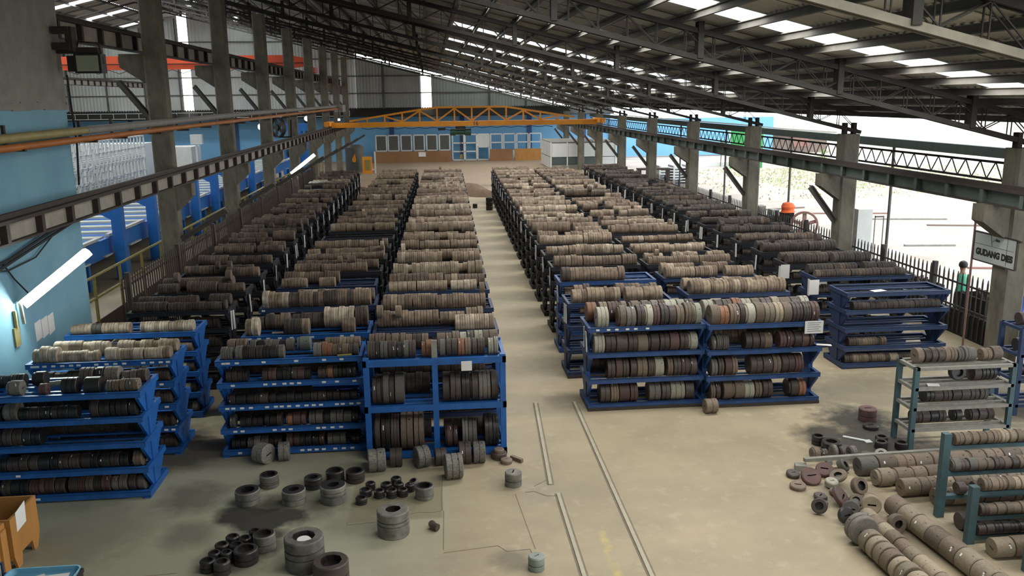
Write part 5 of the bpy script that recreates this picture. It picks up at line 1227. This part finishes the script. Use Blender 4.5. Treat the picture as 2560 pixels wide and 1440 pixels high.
# lumber and offcuts scattered in the yard
ry = random.Random(21)
for i in range(11):
    x, y = ry.uniform(14.6, 24), 17+2.05*i; a = ry.uniform(-.25, .25); L = ry.uniform(1.6, 3.6)
    m = MB(); m.bar((-L/2*math.cos(a), -L/2*math.sin(a), .03), (L/2*math.cos(a), L/2*math.sin(a), .03), .14, .06)
    tag(m.build('plank', MT[('pinkwheel', 'brownhouse', 'tealtop')[i % 3]], None, (x, y, -.06)), f'{("reddish", "brown", "pale")[i % 3]} plank lying in the bright yard, {ORD[i]} from the camera', 'plank', 'planks scattered in the yard')
wb_ = thing('stone_block', 'square stone block standing in the yard grass', 'block', (26.5, 29.5, -.06)); MB().box(-.35, -.3, 0, .35, .3, .5).build('body', MT['rooftop'], wb_); MB().box(-.4, -.35, .5, .4, .35, .58).build('cap', MT['rooftop'], wb_)
lt = thing('pallet_stack', 'white slatted pallets piled at the far end of the open side', 'pallet', (14.2, 50, -.06))
for k in range(7): m = MB(); m.box(-.9, -.6, k*.16, .9, .6, k*.16+.05); [m.box(xx, -.6, k*.16+.05, xx+.1, .6, k*.16+.16) for xx in (-.9, -.05, .8)]; m.build('pallet', MT['alu'], lt)
tbm = thing('steel_stand', 'steel bench and frames beside the office cabin columns', 'stand', (12.2, 46.5, 0)); m = MB(); m.box(-.9, -.3, 1.1, .9, .3, 1.18); m.build('top', MT['rustbar'], tbm)
for x in (-.85, .75): m = MB(); [MB().box(x, yy, 0, x+.1, yy+.1, 1.1).build('leg', MT['rustbar'], tbm) for yy in (-.28, .18)]
# dark rack outside the first column
gr = angle_rack(9.05, 12.0, 1.5, .55, 1.42, (1.42, 1.0, .58, .18), 'dark angle-iron rack close behind the small teal rack', None, 'bluedk', 'bluedk')
for z in (1.42, 1.0, .58, .18):
    m = MB()
    for yy in (.19, .37): m.box(.04, yy-.02, z-.04, 1.46, yy+.02, z)
    m.build('shelf_rods', MT['bluedk'], gr)
shelf_row(9.15, 10.45, 12.28, 1.42, .10, 10, 'kd', 'atop the dark angle-iron rack'); shelf_row(9.15, 10.45, 12.28, 1.0, .10, 10, 'kd', 'on the second shelf of the dark rack'); shelf_row(9.15, 10.45, 12.28, .58, .10, 10, 'k', 'on the third shelf of the dark rack')

# ------------------------------------------------------------------ people
def person(label, loc, rotz, shirt, pose):
    """joints -> skin modifier -> one continuous body, then coloured by height and limb"""
    H = 1.42
    P = {'pel': (0, 0, .52), 'wst': (0, .0, .62), 'chs': (0, 0, .50*H+.32), 'nck': (0, -.01, .86*H), 'hd0': (0, -.02, .90*H), 'hd1': (0, -.02, .965*H)}
    hip, kn, an = .53*H, .29*H, .045*H
    P['pel'] = (0, 0, hip); P['wst'] = (0, 0, .62*H); P['chs'] = (0, .01, .74*H); P['shl'] = (0, 0, .81*H)
    bend = pose.get('bend', 0)
    vs = []; rad = []; ed = []; idx = {}
    def V(k, p, r):
        x, y, z = p
        if bend and z > hip: c, s = math.cos(bend), math.sin(bend); dz = z-hip; z = hip+dz*c+y*s; y = -dz*s+y*c
        idx[k] = len(vs); vs.append((x, y, z)); rad.append(r)
    def E(a, b): ed.append((idx[a], idx[b]))
    V('pel', P['pel'], .115); V('wst', P['wst'], .105); V('chs', P['chs'], .125); V('shl', P['shl'], .085); V('nck', (0, -.01, .855*H), .042); V('hd0', (0, -.025, .90*H), .070); V('hd1', (0, -.02, .955*H), .078); V('hd2', (0, -.01, .985*H), .05)
    for a, b in (('pel', 'wst'), ('wst', 'chs'), ('chs', 'shl'), ('shl', 'nck'), ('nck', 'hd0'), ('hd0', 'hd1'), ('hd1', 'hd2')): E(a, b)
    for s, n in ((-1, 'l'), (1, 'r')):
        arm = pose.get('arm'+n, (.06, .02, -.28, .0, -.12, -.24))
        sx = s*.155
        V('sh'+n, (sx, 0, .80*H), .058); V('el'+n, (sx+s*arm[0], arm[1], .80*H+arm[2]), .042); V('wr'+n, (sx+s*(arm[0]+arm[3]), arm[1]+arm[4], .80*H+arm[2]+arm[5]), .030)
        w = Vector((sx+s*(arm[0]+arm[3]), arm[1]+arm[4], .80*H+arm[2]+arm[5])); d = Vector((s*arm[3], arm[4], arm[5])).normalized()
        V('pa'+n, w+d*.05, .030); E('shl', 'sh'+n); E('sh'+n, 'el'+n); E('el'+n, 'wr'+n); E('wr'+n, 'pa'+n)
        for f in range(4): V(f'f{f}{n}', w+d*(.10+.008*(1.5-abs(f-1.5)))+Vector((0, (f-1.5)*.016, 0)), .008); E('pa'+n, f'f{f}{n}')
        V('th'+n, w+d*.06+Vector((-s*.035, -.02, 0)), .009); E('pa'+n, 'th'+n)
        leg = pose.get('leg'+n, (0, 0))
        V('hi'+n, (s*.075, 0, hip-.03), .085); V('kn'+n, (s*.085, leg[0], kn), .058); V('an'+n, (s*.09, leg[1], an+.02), .038); V('to'+n, (s*.10, leg[1]-.13, .03), .030)
        E('pel', 'hi'+n); E('hi'+n, 'kn'+n); E('kn'+n, 'an'+n); E('an'+n, 'to'+n)
    me = bpy.data.meshes.new('body'); me.from_pydata(vs, ed, []); o = bpy.data.objects.new('body', me); COL.objects.link(o)
    sk = o.modifiers.new('skin', 'SKIN'); sk.use_smooth_shade = True
    for v, r in zip(me.skin_vertices[0].data, rad): v.radius = (r, r)
    me.skin_vertices[0].data[0].use_root = True
    su = o.modifiers.new('sub', 'SUBSURF'); su.levels = 1; su.render_levels = 1
    bpy.context.view_layer.update()
    nm = bpy.data.meshes.new_from_object(o.evaluated_get(bpy.context.evaluated_depsgraph_get())); bpy.data.objects.remove(o)
    for mm in (MT[shirt], MT['trousers'], MT['skin'], MT['rubber']): nm.materials.append(mm)
    zn = vs[idx['nck']]; hands = [Vector(vs[idx['wr'+n]]) for n in 'lr']
    for p in nm.polygons:
        c = p.center; k = 0
        if (Vector(c)-Vector(vs[idx['hd0']])).length < .15 and (Vector(c)-Vector(vs[idx['shl']])).length > .085: k = 2
        elif any((Vector(c)-h).length < .14 for h in hands) and c.z < .72*H: k = 2
        elif c.z < .06: k = 3
        elif c.z < hip+.03: k = 1
        p.material_index = k; p.use_smooth = True
    t = thing('person', label, 'person', loc, None, rotz); b = put('body', nm, t)
    h1 = Vector(vs[idx['hd1']])
    m = MB()
    M = Matrix.Translation(h1+Vector((0, .012, .0))) @ Matrix.Rotation(-bend-.35 if False else -.3, 4, 'X')
    m.lathe([(-.03, .088), (.02, .094), (.06, .08), (.088, .045), (.098, 0)], 14, M, 'Z'); m.build('hair', MT['hair'], b)
    fc = MB(); c0 = h1+Vector((0, -.085, -.03))
    for s in (-1, 1): fc.box(c0.x+s*.03-.012, c0.y-.006, c0.z+.01, c0.x+s*.03+.012, c0.y+.01, c0.z+.022)
    fc.build('eyes', MT['hair'], b)
    ns = MB(); ns.prism([(c0.z-.03, c0.y-.02), (c0.z+.015, c0.y), (c0.z-.03, c0.y+.015)], 'X', -.01, .01) if False else ns.bar((0, c0.y-.012, c0.z-.02), (0, c0.y, c0.z+.012), .018, .02); ns.build('nose', MT['skin'], b)
    return t
person('worker in a green shirt standing behind the picket fence, seen from behind', (11.62, 17.5, -.06), 2.7, 'greenshirt', {'bend': .12, 'arml': (.05, -.05, -.24, -.02, -.2, -.1), 'armr': (.05, -.05, -.24, -.02, -.2, -.1)})
person('worker in a dark blue shirt bending over beyond the first column', (11.45, 15.45, -.06), 1.9, 'blueshirt', {'bend': .45, 'arml': (.02, -.1, -.22, 0, -.16, -.16), 'armr': (.02, -.1, -.22, 0, -.16, -.16), 'legl': (-.03, .02)})
person('worker in an orange shirt beside a blue gantry post in the left hall', (-8.45, 47.2, 0), .4, 'orangeshirt', {'arml': (.08, -.02, -.25, .02, -.18, -.1)})
# dark clutter just outside the picket fence
for i, (x, y, h) in enumerate([(11.45, 16.5, .9), (11.45, 18.7, .75), (11.45, 20.6, .8)]):
    t = thing('scrap_bin', f'dark steel scrap bin just outside the picket fence, {ORD[i]} from the camera', 'bin', (x, y, -.06), 'scrap bins outside the fence')
    m = MB(); m.box(-.25, -.45, .0, -.22, .45, h); m.box(.22, -.45, 0, .25, .45, h); m.box(-.22, -.45, 0, .22, -.42, h); m.box(-.22, .42, 0, .22, .45, h); m.box(-.22, -.42, .02, .22, .42, .06); m.build('shell', MT['steel'], t)
    m = MB(); [m.bar((R_.uniform(-.15, .15), R_.uniform(-.35, .35), h*.5), (R_.uniform(-.15, .15), R_.uniform(-.35, .35), h+.08), .06, .06) for k in range(6)]; m.box(-.2, -.4, .1, .2, .4, h*.8); m.build('scrap', MT['rustbar'], t, kind='stuff')
bn2 = thing('steel_bench', 'long dark steel bench with a pale top edge beside the first column', 'bench', (10.95, 9.6, -.06))
MB().box(0, 0, 0, .06, 4.6, .92).build('side_panel', MT['steel'], bn2); MB().box(.7, 0, 0, .76, 4.6, .92).build('side_panel', MT['steel'], bn2)
MB().box(-.03, -.03, .92, .79, 4.63, .98).build('bench_top', MT['steel'], bn2); MB().box(-.06, 0, .93, -.031, 4.6, .97).build('edge_strip', MT['tealtop'], bn2)
for i in range(4): MB().box(.1, .2+i*1.1, .98, .6, .9+i*1.1, 1.25+.1*(i % 2)).build('parts_box', MT['rustbar'], bn2)
